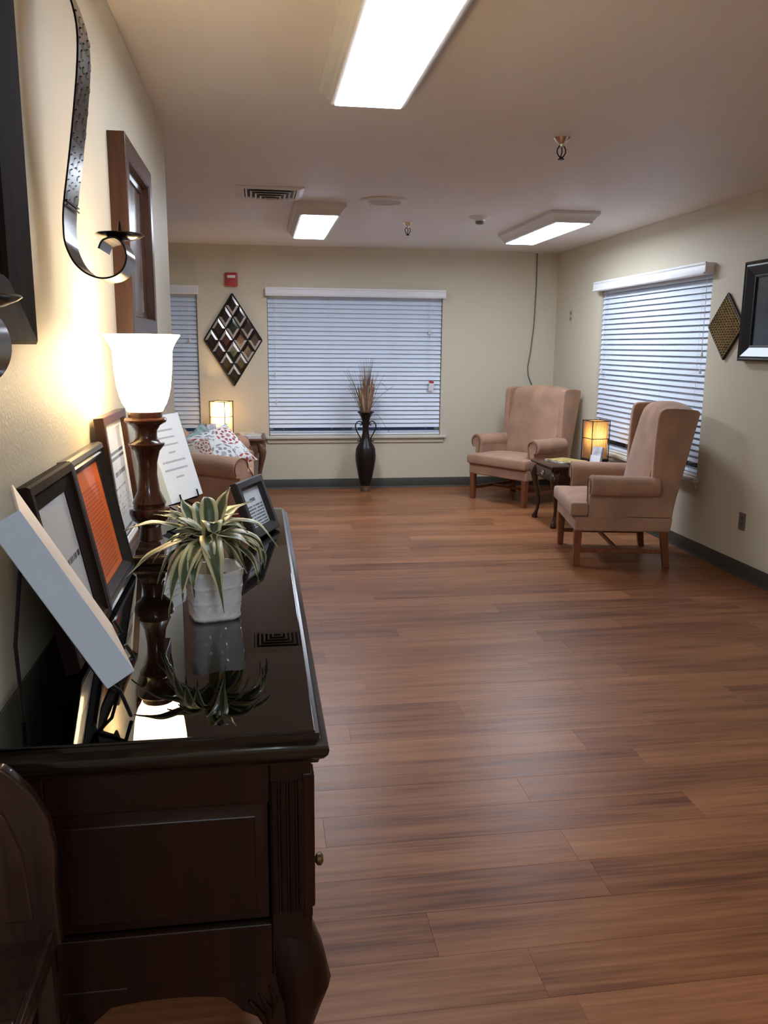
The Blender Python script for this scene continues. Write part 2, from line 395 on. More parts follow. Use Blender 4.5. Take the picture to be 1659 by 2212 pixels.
# floor with every plank a piece of its own
fm = MB(); fm.box((XA - .15, YR - .14, -.06), (XR + .15, YB + .14, -.006))
floor = structure('', fm.build('floor', M_SUB, smooth=0))
PITCH, PLEN = .1633, 1.22
joint = {0: .862, -1: .173, -4: .411, 3: .322, 1: 1.36}
meshes = {}
def plank(x0, x1, y0, y1):
    key = (round(x1 - x0, 3), round(y1 - y0, 3))
    if key not in meshes:
        a, b = key[0] / 2 - .00015, key[1] / 2 - .00015; c = .0005
        vs = [(-a, -b, -.006), (a, -b, -.006), (a, b, -.006), (-a, b, -.006), (-a, -b, -c), (a, -b, -c), (a, b, -c), (-a, b, -c), (-a + c, -b + c, 0), (a - c, -b + c, 0), (a - c, b - c, 0), (-a + c, b - c, 0)]
        fs = [(3, 2, 1, 0), (8, 9, 10, 11)] + [(i, (i + 1) % 4, 4 + (i + 1) % 4, 4 + i) for i in range(4)] + [(4 + i, 4 + (i + 1) % 4, 8 + (i + 1) % 4, 8 + i) for i in range(4)]
        me = bpy.data.meshes.new('plank'); me.from_pydata(vs, [], fs); me.materials.append(M_FLOOR); meshes[key] = me
    o = bpy.data.objects.new('plank', meshes[key]); COL.objects.link(o); o.parent = floor; o.location = ((x0 + x1) / 2, (y0 + y1) / 2, 0)
rnd = random.Random(3)
k = -11
while 2.408 + PITCH * k < YB:
    y0 = 2.408 + PITCH * k; y1 = min(y0 + PITCH, YB)
    xl = XL if y1 <= YL + .03 else XA
    xl0 = xl; j = joint.get(k, rnd.uniform(-.6, .6))
    xs = [xl0]; q = j - 10 * PLEN
    while q < XR:
        if q > xl0 + .12 and q < XR - .12: xs.append(q)
        q += PLEN
    xs.append(XR)
    for a, b in zip(xs, xs[1:]): plank(a, b, y0, y1)
    k += 1
yb = 2.408 - 11 * PITCH
rm = MB()
yy = yb
while yy > YR:
    rm.box((XL, max(YR, yy - PITCH) + .0006, -.006), (XR, yy - .0006, 0)); yy -= PITCH
o = rm.build('plank_rows', M_FLOOR, floor, smooth=0); o['kind'] = 'stuff'

# windows: frame, two sashes, panes, sill and apron
def window(n, W, P, flip):
    u0, u1, z0, z1 = W
    e = bpy.data.objects.new('window_%d' % n, None); COL.objects.link(e); e['kind'] = 'structure'
    def bx(m, a, b, c, d, n0, n1):
        p = P(a, c, n0); q = P(b, d, n1)
        m.box(tuple(min(x, y) for x, y in zip(p, q)), tuple(max(x, y) for x, y in zip(p, q)))
    f = MB(); t = .045
    bx(f, u0, u1, z0, z0 + t, .085, .135); bx(f, u0, u1, z1 - t, z1, .085, .135); bx(f, u0, u0 + t, z0, z1, .085, .135); bx(f, u1 - t, u1, z0, z1, .085, .135)
    uc = (u0 + u1) / 2; bx(f, uc - .03, uc + .03, z0, z1, .09, .13)
    f.build('window_frame', M_WHITE, e, smooth=0)
    for a, b in ((u0 + t, uc - .03), (uc + .03, u1 - t)):
        g = MB(); bx(g, a, b, z0 + t, z1 - t, .108, .112); g.build('pane', M_GLASS, e, smooth=0)
    s = MB(); bx(s, u0 - .035, u1 + .055, z0 - .028, z0, -.045, .0); bx(s, u0 + .001, u1 - .001, z0 - .028, z0 + .002, 0, .085)
    s.build('sill', M_TRIM, e, bevel=.005)
    s = MB(); bx(s, u0 - .02, u1 + .035, z0 - .075, z0 - .028, -.016, 0); s.build('apron', M_TRIM, e, bevel=.005)
    return e
window(1, W1, lambda u, z, n: (u, YB + n, z), 1)
window(2, W2, lambda u, z, n: (u, YB + n, z), 1)
window(3, W3, lambda u, z, n: (XR + n, u, z), 1)

# ------------------------------------------------------------------ blinds
def slat_mesh(wd, tilt):
    m = MB(); secs = []
    for x in (-wd / 2, wd / 2):
        q = []
        pr = [(-.025, 0), (-.012, .0016), (0, .0021), (.012, .0016), (.025, 0), (.025, -.0024), (.012, -.0008), (0, -.0003), (-.012, -.0008), (-.025, -.0024)]
        for a, b in pr:
            y = a * math.cos(tilt) - b * math.sin(tilt); z = a * math.sin(tilt) + b * math.cos(tilt); q.append((x, y, z))
        secs.append(q)
    return m.loft(secs)
def blind(label, wd, ztop, zbot, loc, rotz, over, tassels, valw=None, group='window blinds'):
    e = thing('window_blind', label, 'blind', loc, rotz, group=group)
    vw = (valw or wd + .03)
    p = [(-.075, ztop - .008), (-.082, ztop), (-.07, ztop + .012), (-.072, ztop + .03), (-.066, ztop + .055), (-.072, ztop + .062), (-.072, ztop + .076), (-.052, ztop + .076), (-.052, ztop - .008)]
    m = MB(); m.prism(p, 0, -vw / 2, vw / 2)
    for s in (-1, 1): m.box((s * vw / 2 - .006, -.07, ztop - .004), (s * vw / 2 + .006, -.004, ztop + .072))
    m.build('valance', M_WHITE, e, bevel=.0015, seg=1)
    m = MB(); m.box((-wd / 2, -.05 + .055, ztop + .0), (wd / 2, -.004 + .055, ztop + .04)); m.build('headrail', M_WHITE, e, smooth=0)
    pitch = .0447; n = int((ztop - zbot - .055) / pitch)
    yy = over
    first = slat_mesh(wd, rad(63.5)).build('slat', M_SLAT, e, smooth=60); z = ztop - .006
    first.location = (0, yy, z)
    for i in range(1, n):
        z -= pitch
        dup(first, e, (0, yy, z), (rad(random.uniform(-.5, .5)), rad(random.uniform(-.03, .03)), 0))
    for i in range(2):
        dup(first, e, (0, yy, zbot + .030 + i * .008), (rad(-52), 0, 0))
    m = MB(); m.box((-wd / 2, yy - .026, zbot + .004), (wd / 2, yy + .026, zbot + .022)); m.build('bottom_rail', M_WHITE, e, bevel=.004)
    for s in (-.42, -.14, .14, .42):
        m = MB(); m.tube([(s * wd, yy - .0135, ztop), (s * wd, yy - .0145, zbot + .02)], .0009, 5); m.build('ladder_cord', M_WHITE, e)
    for x, za in tassels:
        m = MB(); m.tube([(x, yy - .035, ztop), (x + .003, yy - .033, za + .03)], .0013, 5); c = m.build('lift_cord', M_WHITE, e)
        m = MB(); m.lathe([(.002, .035), (.006, .03), (.009, .012), (.010, 0), (.006, -.002)], 10, (x + .003, yy - .033, za)); m.build('tassel', M_FIXT, e)
    return e
TILTY = .034
blind('white slatted blind half hidden at the sitting corner', 1.80, 1.965, .557, ((W1[0] + W1[1]) / 2, YB, 0), 0, TILTY, [(.82, 1.5)], 1.84)
b2 = blind('white slatted blind behind the tall dark vase', 1.785, 1.962, .557, (.9985, YB, 0), 0, TILTY, [(.76, 1.60), (.775, 1.58), (-.83, 1.17), (-.82, .89)], 1.82)
b3 = blind('white slatted blind beside the two wingback chairs', 1.925, 1.985, .557, (XR, 6.525, 0), rad(-90), TILTY, [(-.86, 1.25), (.90, 1.42), (.895, 1.30)], 1.96)
# warning tag hanging on the blind cord
t = thing('warning_tag', 'small white paper tag with red top hanging on blind cord', 'tag', (1.79, YB - .012, 1.02))
MB().box((-.026, -.001, 0), (.026, .001, .075), Matrix.Rotation(rad(6), 3, 'Y')).build('paper', M_MATB, t, smooth=0)
MB().box((-.026, -.0022, .078), (.026, .001, .10), Matrix.Rotation(rad(6), 3, 'Y')).build('red_band', M_RED, t, smooth=0)
MB().tube([(0, 0, .098), (-.012, -.004, .30), (-.018, -.004, .93)], .001, 5).build('string', M_WHITE, t)

# ------------------------------------------------------------------ ceiling fixtures
def ceiling_light(label, cx, cy, dm=None):
    e = thing('ceiling_light', label, 'ceiling light', (cx, cy, ZC), group='fluorescent ceiling lights')
    L = .69
    lv = [(.182, L, 0), (.182, L, -.022), (.176, L - .006, -.026), (.172, L - .01, -.032), (.160, L - .022, -.040), (.150, L - .032, -.058), (.143, L - .04, -.062), (.140, L - .043, -.078), (.126, L - .057, -.081)]
    secs = [[(-a, -b, z), (a, -b, z), (a, b, z), (-a, b, z)] for a, b, z in lv]
    MB().loft(secs, cap=False).build('housing', M_FIXT, e, smooth=0)
    a, b = .126, L - .057
    secs = [[(-x, -y, z), (x, -y, z), (x, y, z), (-x, y, z)] for x, y, z in ((a, b, -.076), (a - .002, b - .002, -.084), (a - .012, b - .012, -.087))]
    MB().loft(secs).build('diffuser', dm or M_DIFF, e, smooth=0)
    return e
ceiling_light('large bright ceiling light nearest the camera cut by the photo edge', .43, 2.72, emis('diffuser_dimmed', FLUO_COL, FLUO * .70))  # dimmed below the other fixtures so the left wall doesn't blow out
ceiling_light('ceiling light in the same row behind the camera', .43, -1.28)
ceiling_light('bright ceiling light beside the square air vent', .447, 6.715)
ceiling_light('bright ceiling light above the two wingback chairs', 2.285, 6.70)

e = thing('air_vent', 'square ceiling air vent with stepped louvres', 'vent', (.10, 5.71, ZC))
m = MB(); m.loft([[(-a, -a, z), (a, -a, z), (a, a, z), (-a, a, z)] for a, z in ((.21, 0), (.21, -.006), (.185, -.012), (.165, -.012), (.165, 0))], cap=False); m.build('flange', M_FIXT, e, smooth=0)
MB().loft([[(-x, -x, z), (x, -x, z), (x, x, z), (-x, x, z)] for x, z in ((.166, -.001), (.02, -.040))]).build('louvre_shade', M_DARK, e, smooth=0)  # dark sheet standing in for the shade between the louvres
for i in range(5):
    a, z = .158 - i * .030, -.010 - i * .0085
    m = MB(); m.loft([[(-x, -x, q), (x, -x, q), (x, x, q), (-x, x, q)] for x, q in ((a - .007, z + .004), (a, z), (a, z - .003), (a - .003, z - .003), (a - .012, z + .004))], cap=False); m.build('louvre', M_FIXT, e, smooth=0)
e = thing('ceiling_speaker', 'round white speaker grille flush in the ceiling', 'speaker', (.866, 5.865, ZC))
MB().lathe([(.162, 0), (.162, -.006), (.150, -.014), (.118, -.016), (.112, -.010), (.112, -.002)], 40, cap=False).build('rim', M_FIXT, e)
MB().lathe([(.113, -.009), (.06, -.013), (.004, -.015)], 36).build('grille', mk('grille', (.50, .48, .45), .6, var=.3, scale=220), e)
for a in range(4):
    MB().lathe([(.005, -.014), (.004, -.018)], 8, (.136 * math.cos(a * PI / 2 + .6), .136 * math.sin(a * PI / 2 + .6), 0)).build('screw', M_CHROME, e)
def sprinkler(label, x, y):
    e = thing('fire_sprinkler', label, 'sprinkler', (x, y, ZC), group='ceiling fire sprinklers')
    MB().lathe([(.040, 0), (.040, -.003), (.033, -.012), (.024, -.020), (.015, -.028), (.013, -.030), (.013, -.004)], 24, cap=False).build('escutcheon', M_CHROME, e)
    MB().lathe([(.012, -.005), (.012, -.036), (.008, -.044)], 14).build('body', M_CHROME, e)
    for s in (-1, 1):
        MB().tube([(s * .010, 0, -.036), (s * .020, 0, -.052), (s * .021, 0, -.066), (s * .014, 0, -.080), (s * .004, 0, -.088)], .0032, 8).build('frame_arm', M_BLACKM, e)
    MB().tube([(0, 0, -.044), (.003, 0, -.062), (-.002, 0, -.084)], .0030, 8).build('bulb', M_BRONZE, e)
    MB().lathe([(.006, -.086), (.010, -.090), (.016, -.096), (.016, -.098), (.004, -.098)], 16).build('deflector', M_BLACKM, e)
sprinkler('chrome fire sprinkler nearest the camera alone on the ceiling', 1.433, 4.008)
sprinkler('small far fire sprinkler between the round speaker and smoke detector', 1.203, 6.85)
e = thing('smoke_detector', 'small round smoke detector with dark lower sensor', 'detector', (1.684, 6.436, ZC))
MB().lathe([(.082, 0), (.082, -.006), (.074, -.012), (.040, -.024), (.036, -.034)], 32).build('base', M_FIXT, e)
MB().lathe([(.035, -.032), (.032, -.050), (.022, -.056)], 24).build('sensor', M_OUT, e)

# hanging cable in the far corner
e = thing('wall_cable', 'thin dark cable dropping from ceiling plate down behind chair', 'cable', (2.882, YB, 0))
MB().box((-.065, -.03, ZC - .012), (.065, 0, ZC)).build('ceiling_plate', M_FIXT, e, bevel=.002)
MB().tube([(0, -.012, ZC - .01), (.004, -.010, 2.1), (-.004, -.010, 1.7), (-.03, -.012, 1.42), (-.055, -.014, 1.27), (-.045, -.014, 1.18), (.0, -.012, 1.08), (.04, -.012, .9), (.05, -.012, .4)], .0055, 8).build('cable', M_RUBBER, e)

# ------------------------------------------------------------------ wall fittings
e = thing('fire_alarm', 'red fire alarm strobe above the diamond mirror', 'alarm', (-.243, YB, 2.105))
MB().box((-.062, -.045, -.066), (.062, 0, .066)).build('housing', M_RED, e, bevel=.012, seg=3)
MB().box((-.040, -.054, .014), (.040, -.042, .040)).build('strobe_lens', M_LENS, e, bevel=.005)
MB().box((-.034, -.052, -.052), (.034, -.043, -.004)).build('sounder_grille', M_RED, e, bevel=.008)
e = thing('switch_plate', 'small beige wall plate with two openings near room corner', 'wall plate', (XR, 8.21, 1.787), rad(-90))
MB().box((-.036, -.006, -.058), (.036, 0, .058)).build('plate', M_PLATE, e, bevel=.002)
for z in (-.026, .026): MB().box((-.017, -.009, z - .016), (.017, -.004, z + .016)).build('rocker', M_OUT, e, bevel=.002)
e = thing('power_outlet', 'dark power outlet low on the wall below black picture', 'outlet', (XR, 4.935, .366), rad(-90))
MB().box((-.036, -.006, -.057), (.036, 0, .057)).build('plate', M_OUT, e, bevel=.002)
for z in (-.022, .022): MB().lathe([(.016, 0), (.016, .003)], 16).build('socket', M_RUBBER, e).matrix_local = Matrix.Translation((0, -.006, z)) @ Matrix.Rotation(rad(90), 4, 'X')

# diamond mirror panel, every tile its own piece
e = thing('diamond_mirror', 'tall dark diamond mirror panel hanging below the red alarm', 'wall decoration', (-.240, YB, 1.52))
hw, hh = .285, .452
def dpt(a, b):           # a,b in 0..4 along the two lower-left edges of the lozenge -> x,z
    return ((a - b) / 4 * hw, -hh + (a + b) / 4 * hh)
tm = [mk('tile_brown', (.035, .020, .016), .12, .35, var=.35, scale=30), mk('tile_green', (.016, .026, .018), .12, .35, var=.35, scale=30), mk('tile_red', (.045, .012, .012), .12, .35, var=.3, scale=30), mk('tile_olive', (.045, .035, .018), .14, .35, var=.4, scale=30)]
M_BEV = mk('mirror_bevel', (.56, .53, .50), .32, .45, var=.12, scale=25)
tc = {(0, 0): 3, (1, 0): 3, (0, 1): 3, (2, 2): 1, (1, 2): 2, (2, 1): 2, (1, 1): 1}
for a in range(4):
    for b in range(4):
        g = .05
        P0 = [dpt(a + g, b + g), dpt(a + 1 - g, b + g), dpt(a + 1 - g, b + 1 - g), dpt(a + g, b + 1 - g)]
        h = .22
        P1 = [dpt(a + h, b + h), dpt(a + 1 - h, b + h), dpt(a + 1 - h, b + 1 - h), dpt(a + h, b + 1 - h)]
        up = a >= 2
        m = MB(); m.loft([[(x, -.012, z) for x, z in P0], [(x, -.020, z) for x, z in P0], [(x, -.024, z) for x, z in P1]]); tl = m.build('mirror_tile', tm[tc.get((a, b), (a * 3 + b) % 2 * 0)], e, smooth=0)
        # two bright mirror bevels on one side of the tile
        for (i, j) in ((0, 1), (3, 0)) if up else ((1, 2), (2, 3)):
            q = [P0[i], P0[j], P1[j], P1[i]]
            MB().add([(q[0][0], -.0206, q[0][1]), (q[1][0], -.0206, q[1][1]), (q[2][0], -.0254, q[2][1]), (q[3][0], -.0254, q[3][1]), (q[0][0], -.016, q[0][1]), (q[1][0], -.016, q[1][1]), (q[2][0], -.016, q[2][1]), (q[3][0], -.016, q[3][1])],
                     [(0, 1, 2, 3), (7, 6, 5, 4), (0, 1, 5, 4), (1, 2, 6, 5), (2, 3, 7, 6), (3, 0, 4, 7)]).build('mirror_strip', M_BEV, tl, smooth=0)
m = MB()
for i in range(5):
    for (p, q) in ((dpt(i, 0), dpt(i, 4)), (dpt(0, i), dpt(4, i))):
        m.tube([(p[0], -.018, p[1]), (q[0], -.018, q[1])], .0075 if i in (0, 4) else .0055, 6)
m.build('wire_frame', M_BLACKM, e)
MB().prism([dpt(0, 0), dpt(4, 0), dpt(4, 4), dpt(0, 4)], 1, -.012, -.001).build('backing', M_BLACKM, e, smooth=0)

# woven brass diamond on the right wall
e = thing('brass_diamond', 'small woven brass diamond plaque beside the black picture', 'wall decoration', (XR, 5.318, 1.621), rad(-90))
hw2, hh2 = .214, .216
MB().prism([(0, -hh2), (hw2, 0), (0, hh2), (-hw2, 0)], 1, -.014, 0).build('backing', M_BRASS, e, bevel=.003)
m = MB(); N = 13
for i in range(N):
    for j in range(N):
        a, b = (i + .5) / N, (j + .5) / N; x = (a - b) * hw2; z = (a + b - 1) * hh2; sx = .012; sz = .0085
        m.loft([[(x + sx * k * math.cos(t), -.014 - d, z + sz * k * math.sin(t)) for t in [q * PI / 4 for q in range(8)]] for k, d in ((1, 0), (.85, .005), (.4, .0085))])
o = m.build('woven_bumps', M_BRASS, e, kind='stuff')
m = MB()
for p, q in (((0, -hh2), (hw2, 0)), ((hw2, 0), (0, hh2)), ((0, hh2), (-hw2, 0)), ((-hw2, 0), (0, -hh2))): m.tube([(p[0], -.012, p[1]), (q[0], -.012, q[1])], .007, 8)
m.build('rim', M_BLACKM, e)

# framed picture on the right wall
def picture(name, label, w, h, loc, rotz, prof, fmat, pic, inset, depth, rotx=0., matw=0, group='framed pictures'):
    e = thing(name, label, 'picture', loc, rotz, rotx, group=group)
    frame_ring(w, h, prof).build('frame', fmat, e, smooth=0)
    MB().box((-w / 2 + inset - .004, -depth, inset - .004), (w / 2 - inset + .004, -.001, h - inset + .004)).build('picture_sheet', pic, e, smooth=0)
    if matw:
        i = inset - .002
        frame_ring(w - 2 * i, h - 2 * i, [(0, depth), (0, depth + .002), (matw, depth + .002), (matw, depth)]).build('mat_board', M_MATB, e, smooth=0).location = (0, 0, i)
    return e
A_DARK = art_mat('dark_art', [(0, (.006, .006, .007)), (.5, (.014, .014, .018)), (.75, (.06, .07, .09)), (1, (.2, .22, .25))], 6)
A_GOLD = art_mat('golden_art', [(0, (.05, .03, .015)), (.5, (.20, .12, .05)), (1, (.40, .28, .14))], 9)
A_GREY = art_mat('misty_art', [(0, (.05, .025, .018)), (.42, (.16, .11, .09)), (.6, (.36, .34, .33)), (1, (.52, .52, .54))], 7, stretch=(1, 1, .5))
pr_big = [(0, 0), (0, .045), (.012, .052), (.02, .045), (.03, .047), (.085, .022), (.09, .026), (.098, .024), (.098, 0)]
picture('framed_picture', 'large black framed picture cut by the photo edge beside brass diamond', .95, .615, (XR, 5.095 - .475, 1.399), rad(-90), pr_big, M_BLACKFR, A_DARK, .09, .014)
pr_flat = [(0, 0), (0, .030), (.006, .034), (.10, .020), (.108, .014), (.108, 0)]
picture('framed_picture', 'dark wide framed picture cut by the photo edge above white binder', .66, .74, (XL, 1.545 - .33, 1.47), rad(90), pr_flat, M_DARKFR, A_GOLD, .10, .010)
pr_box = [(0, 0), (0, .048), (.006, .05), (.055, .05), (.060, .044), (.060, .026), (.082, .022), (.082, 0)]
picture('framed_picture', 'brown deep box framed picture above the lit table lamp', .60, .565, (XL, 2.895, 1.497), rad(90), pr_box, M_BROWNFR, A_GREY, .08, .016)

# bronze ribbon sconces
RIB = [(.002, 2.235), (.030, 2.20), (.060, 2.15), (.080, 2.10), (.090, 2.05), (.088, 1.991), (.076, 1.903), (.061, 1.811), (.047, 1.732), (.044, 1.690), (.046, 1.660), (.058, 1.630), (.074, 1.612), (.092, 1.602), (.112, 1.598), (.132, 1.602), (.148, 1.613), (.157, 1.630), (.158, 1.648), (.151, 1.666), (.139, 1.675), (.126, 1.674), (.114, 1.668), (.107, 1.654)]
def catmull(P, n=4):
    out = []
    for i in range(len(P) - 1):
        p0, p1, p2, p3 = P[max(0, i - 1)], P[i], P[i + 1], P[min(len(P) - 1, i + 2)]
        for k in range(n):
            t = k / n
            out.append(tuple(.5 * (2 * b + (c - a) * t + (2 * a - 5 * b + 4 * c - d) * t * t + (3 * b - a - 3 * c + d) * t ** 3) for a, b, c, d in zip(p0, p1, p2, p3)))
    out.append(P[-1]); return out
def sconce(label, y0, dz):
    e = thing('wall_sconce', label, 'sconce', (XL, y0, dz), group='bronze ribbon wall sconces')
    P = catmull(RIB, 3); W = .115
    def nrm(i):
        a = P[max(0, i - 1)]; b = P[min(len(P) - 1, i + 1)]; d = Vector((b[0] - a[0], b[1] - a[1])).normalized(); return Vector((-d.y, d.x))
    front, back = [], []
    for i, p in enumerate(P):
        n = nrm(i) * .0018; front.append((p[0] + n.x, p[1] + n.y)); back.append((p[0] - n.x, p[1] - n.y))
    loop = front + back[::-1]; n = len(P); m = MB()
    L = len(loop)
    vs = [(x, 0, z) for x, z in loop] + [(x, W, z) for x, z in loop]
    fs = [(i, (i + 1) % L, L + (i + 1) % L, L + i) for i in range(L)]
    for i in range(n - 1): fs += [(i, i + 1, L - 2 - i, L - 1 - i), (L + i, L + i + 1, L + L - 2 - i, L + L - 1 - i)]
    m.add(vs, fs); m.build('ribbon', M_BRONZE, e, smooth=50)
    # stamped pattern on the ribbon face
    m = MB(); rr = random.Random(5)
    def at(z):
        for i in range(len(P) - 1):
            if P[i][1] >= z >= P[i + 1][1]: return i
        return 0
    z = 2.07; row = 0
    while z > 1.745:
        i = at(z); t_ = Vector((P[i + 1][0] - P[i - 1][0], P[i + 1][1] - P[i - 1][1])).normalized(); n_ = Vector((-t_.y, t_.x)); n_ = n_ if n_.x > 0 else -n_
        for c in range(3):
            y = W * (.2 + .3 * c) + (.008 if row % 2 else -.008); ln = .014 if row % 3 else .022; hx = .0045
            if c == 1 and row % 2: continue
            f_ = (P[i][1] - z) / max(1e-6, P[i][1] - P[i + 1][1]); p = Vector((P[i][0] + (P[i + 1][0] - P[i][0]) * f_, z)) + n_ * .0012
            q = []
            for k_, d_ in ((-.5, 0), (-.3, .0035), (.3, .0035), (.5, 0)):
                w_ = p + t_ * ln * k_ + n_ * d_; q.append([(w_.x, y - hx, w_.y), (w_.x, y + hx, w_.y)])
            m.loft(q, cap=False, closed=False)
        z -= .021; row += 1
    for zz in (1.742, 1.734):
        i = at(zz); m.tube([(P[i][0] + .002, .002, zz), (P[i][0] + .002, W - .002, zz)], .002, 6)
    m.build('stamped_pattern', M_BRONZE, e, kind='stuff', recalc=False)
    MB().lathe([(.004, .000), (.030, .003), (.044, .009), (.048, .012), (.046, .014), (.029, .007), (.004, .004)], 28, (.140, W / 2, 1.675)).build('candle_plate', M_BRONZE, e)
    MB().lathe([(.006, 0), (.004, .02), (.0015, .034)], 8, (.140, W / 2, 1.679)).build('candle_spike', M_BRONZE, e)
sconce('bronze ribbon wall sconce with curled end between the picture frames', 1.75, 0)
sconce('bronze sconce plate peeking in front of dark wide picture frame', .800, -.172)

# ------------------------------------------------------------------ sideboard
SBH = .914
e = thing('sideboard', 'long espresso wood sideboard with carved cabriole legs along wall', 'sideboard', (0, 0, 0))
X0, X1, Y0, Y1 = -.392, .066, 1.150, 2.86
def slab(lo, hi, steps):
    """moulded slab: steps of (outset, z)"""
    return MB().loft([[(lo[0] - 0, lo[1] - a, z), (hi[0] + a, lo[1] - a, z), (hi[0] + a, hi[1] + a, z), (lo[0] - 0, hi[1] + a, z)] for a, z in steps])
slab((X0 - .012, Y0), (X1, Y1), [(.002, .862), (.010, .866), (.012, .872), (.018, .876), (.024, .884), (.026, .892), (.024, .899), (.016, .903), (.012, .906), (.012, SBH)]).build('top', M_ESPT, e, smooth=40)
m = MB(); m.box((X0, Y0 + .012, .505), (X1 - .012, Y1 - .012, .864)); m.build('carcass', M_ESP, e, smooth=0)
def endframe(y, s):
    m = MB()
    def b(x0, x1, z0, z1, d): m.box((x0, min(y, y - s * d), z0), (x1, max(y, y - s * d), z1))
    b(X0, X0 + .075, .505, .864, .014); b(X1 - .062, X1 - .0, .505, .864, .014)
    b(X0 + .075, X1 - .062, .800, .864, .014); b(X0 + .075, X1 - .062, .505, .595, .014)
    m.build('end_frame', M_ESP, e, bevel=.003)
    m = MB(); x0, x1 = X0 + .075, X1 - .062
    m.loft([[(x0 + i, y - s * (.012 - d), .595 + i), (x1 - i, y - s * (.012 - d), .595 + i), (x1 - i, y - s * (.012 - d), .800 - i), (x0 + i, y - s * (.012 - d), .800 - i)] for i, d in ((0, 0), (.004, .0), (.022, .007), (.024, .009))])
    m.build('end_panel', M_ESP, e, smooth=30)
endframe(Y0, -1); endframe(Y1, 1)
# fluted corner pilasters
for y, s in ((Y0, 1), (Y1, -1)):
    p = MB(); p.box((X1 - .014, min(y - .002 * s, y + .05 * s), .60), (X1 + .001, max(y - .002 * s, y + .05 * s), .845)); pil = p.build('corner_pilaster', M_ESP, e, bevel=.003)
    for k in range(4):
        MB().tube([(X1 - .055 + k * .013, y - .001 * s, .615), (X1 - .055 + k * .013, y - .001 * s, .835)], .0052, 8).build('flute', M_ESP, pil)
        MB().tube([(X1 + .001, y + s * (.010 + k * .011), .615), (X1 + .001, y + s * (.010 + k * .011), .835)], .0045, 8).build('flute', M_ESP, pil)
# front: three drawers over three doors
n3 = 3; wy = (Y1 - Y0 - .12) / n3
for k in range(n3):
    a = Y0 + .06 + k * wy
    m = MB(); m.box((X1 - .014, a + .006, .770), (X1 + .004, a + wy - .006, .855)); d = m.build('drawer', M_ESP, e, bevel=.003)
    for q in (.28, .72): MB().lathe([(.004, 0), (.004, .008), (.010, .012), (.011, .018), (.006, .022)], 12).build('knob', M_BRASS, d).matrix_local = Matrix.Translation((X1 + .002, a + wy * q, .812)) @ Matrix.Rotation(rad(90), 4, 'Y')
    m = MB(); m.box((X1 - .014, a + .006, .520), (X1 + .004, a + wy - .006, .760)); d = m.build('door', M_ESP, e, bevel=.003)
    MB().loft([[(X1 + x, a + i, .53 + i - .02), (X1 + x, a + wy - i, .53 + i - .02), (X1 + x, a + wy - i, .77 - i), (X1 + x, a + i, .77 - i)] for i, x in ((.05, .003), (.055, .008), (.075, .010))]).build('raised_panel', M_ESP, d, smooth=20)
    MB().lathe([(.004, 0), (.004, .008), (.010, .012), (.011, .018), (.006, .022)], 12).build('knob', M_BRASS, d).matrix_local = Matrix.Translation((X1 + .002, a + .03, .64)) @ Matrix.Rotation(rad(90), 4, 'Y')
# arched aprons
def arch(u0, u1, z, dz):
    pts = [(u0, z), (u1, z)]; n = 14
    for i in range(n + 1):
        t = i / n; u = u1 + (u0 - u1) * t; pts.append((u, z - dz * (abs(2 * t - 1) ** 2.2) - .026))
    return pts
for y, s in ((Y0, 1), (Y1, -1)):
    MB().prism(arch(X0 + .03, X1 - .03, .506, .045), 1, min(y + s * .0015, y + s * .016), max(y + s * .0015, y + s * .016)).build('apron', M_ESP, e, smooth=30)
MB().prism(arch(Y0 + .03, Y1 - .03, .506, .05), 0, X1 - .018, X1 - .0125).build('apron', M_ESP, e, smooth=30)
def cabriole(name, parent, mat, x, y, dx, dy, h, k=1.0, n=12, top=None):
    """leg with knee outwards along (dx,dy) from the corner (x,y); z from 0 to h"""
    prof = [(1.0, .0, .042), (.93, .022, .046), (.85, .034, .044), (.74, .028, .036), (.60, .008, .027), (.45, -.010, .021), (.30, -.016, .0175), (.18, -.008, .017), (.10, .006, .022), (.055, .016, .032), (.02, .016, .034), (0.0, .014, .028)]
    if top: prof = top + prof[3:]
    pts = [(x + dx * o * k, y + dy * o * k, t * h) for t, o, r in prof]
    secs = []
    for (px, py, pz), (t, o, r) in zip(pts, prof):
        q = []
        for i in range(n):
            a = 2 * PI * i / n; c, s_ = math.cos(a), math.sin(a); kk = (abs(c) ** 3 + abs(s_) ** 3) ** (-1 / 3) if t > .8 else 1
            q.append((px + r * k * c * kk, py + r * k * s_ * kk, pz))
        secs.append(q)
    return MB().loft(secs).build(name, mat, parent, smooth=60)
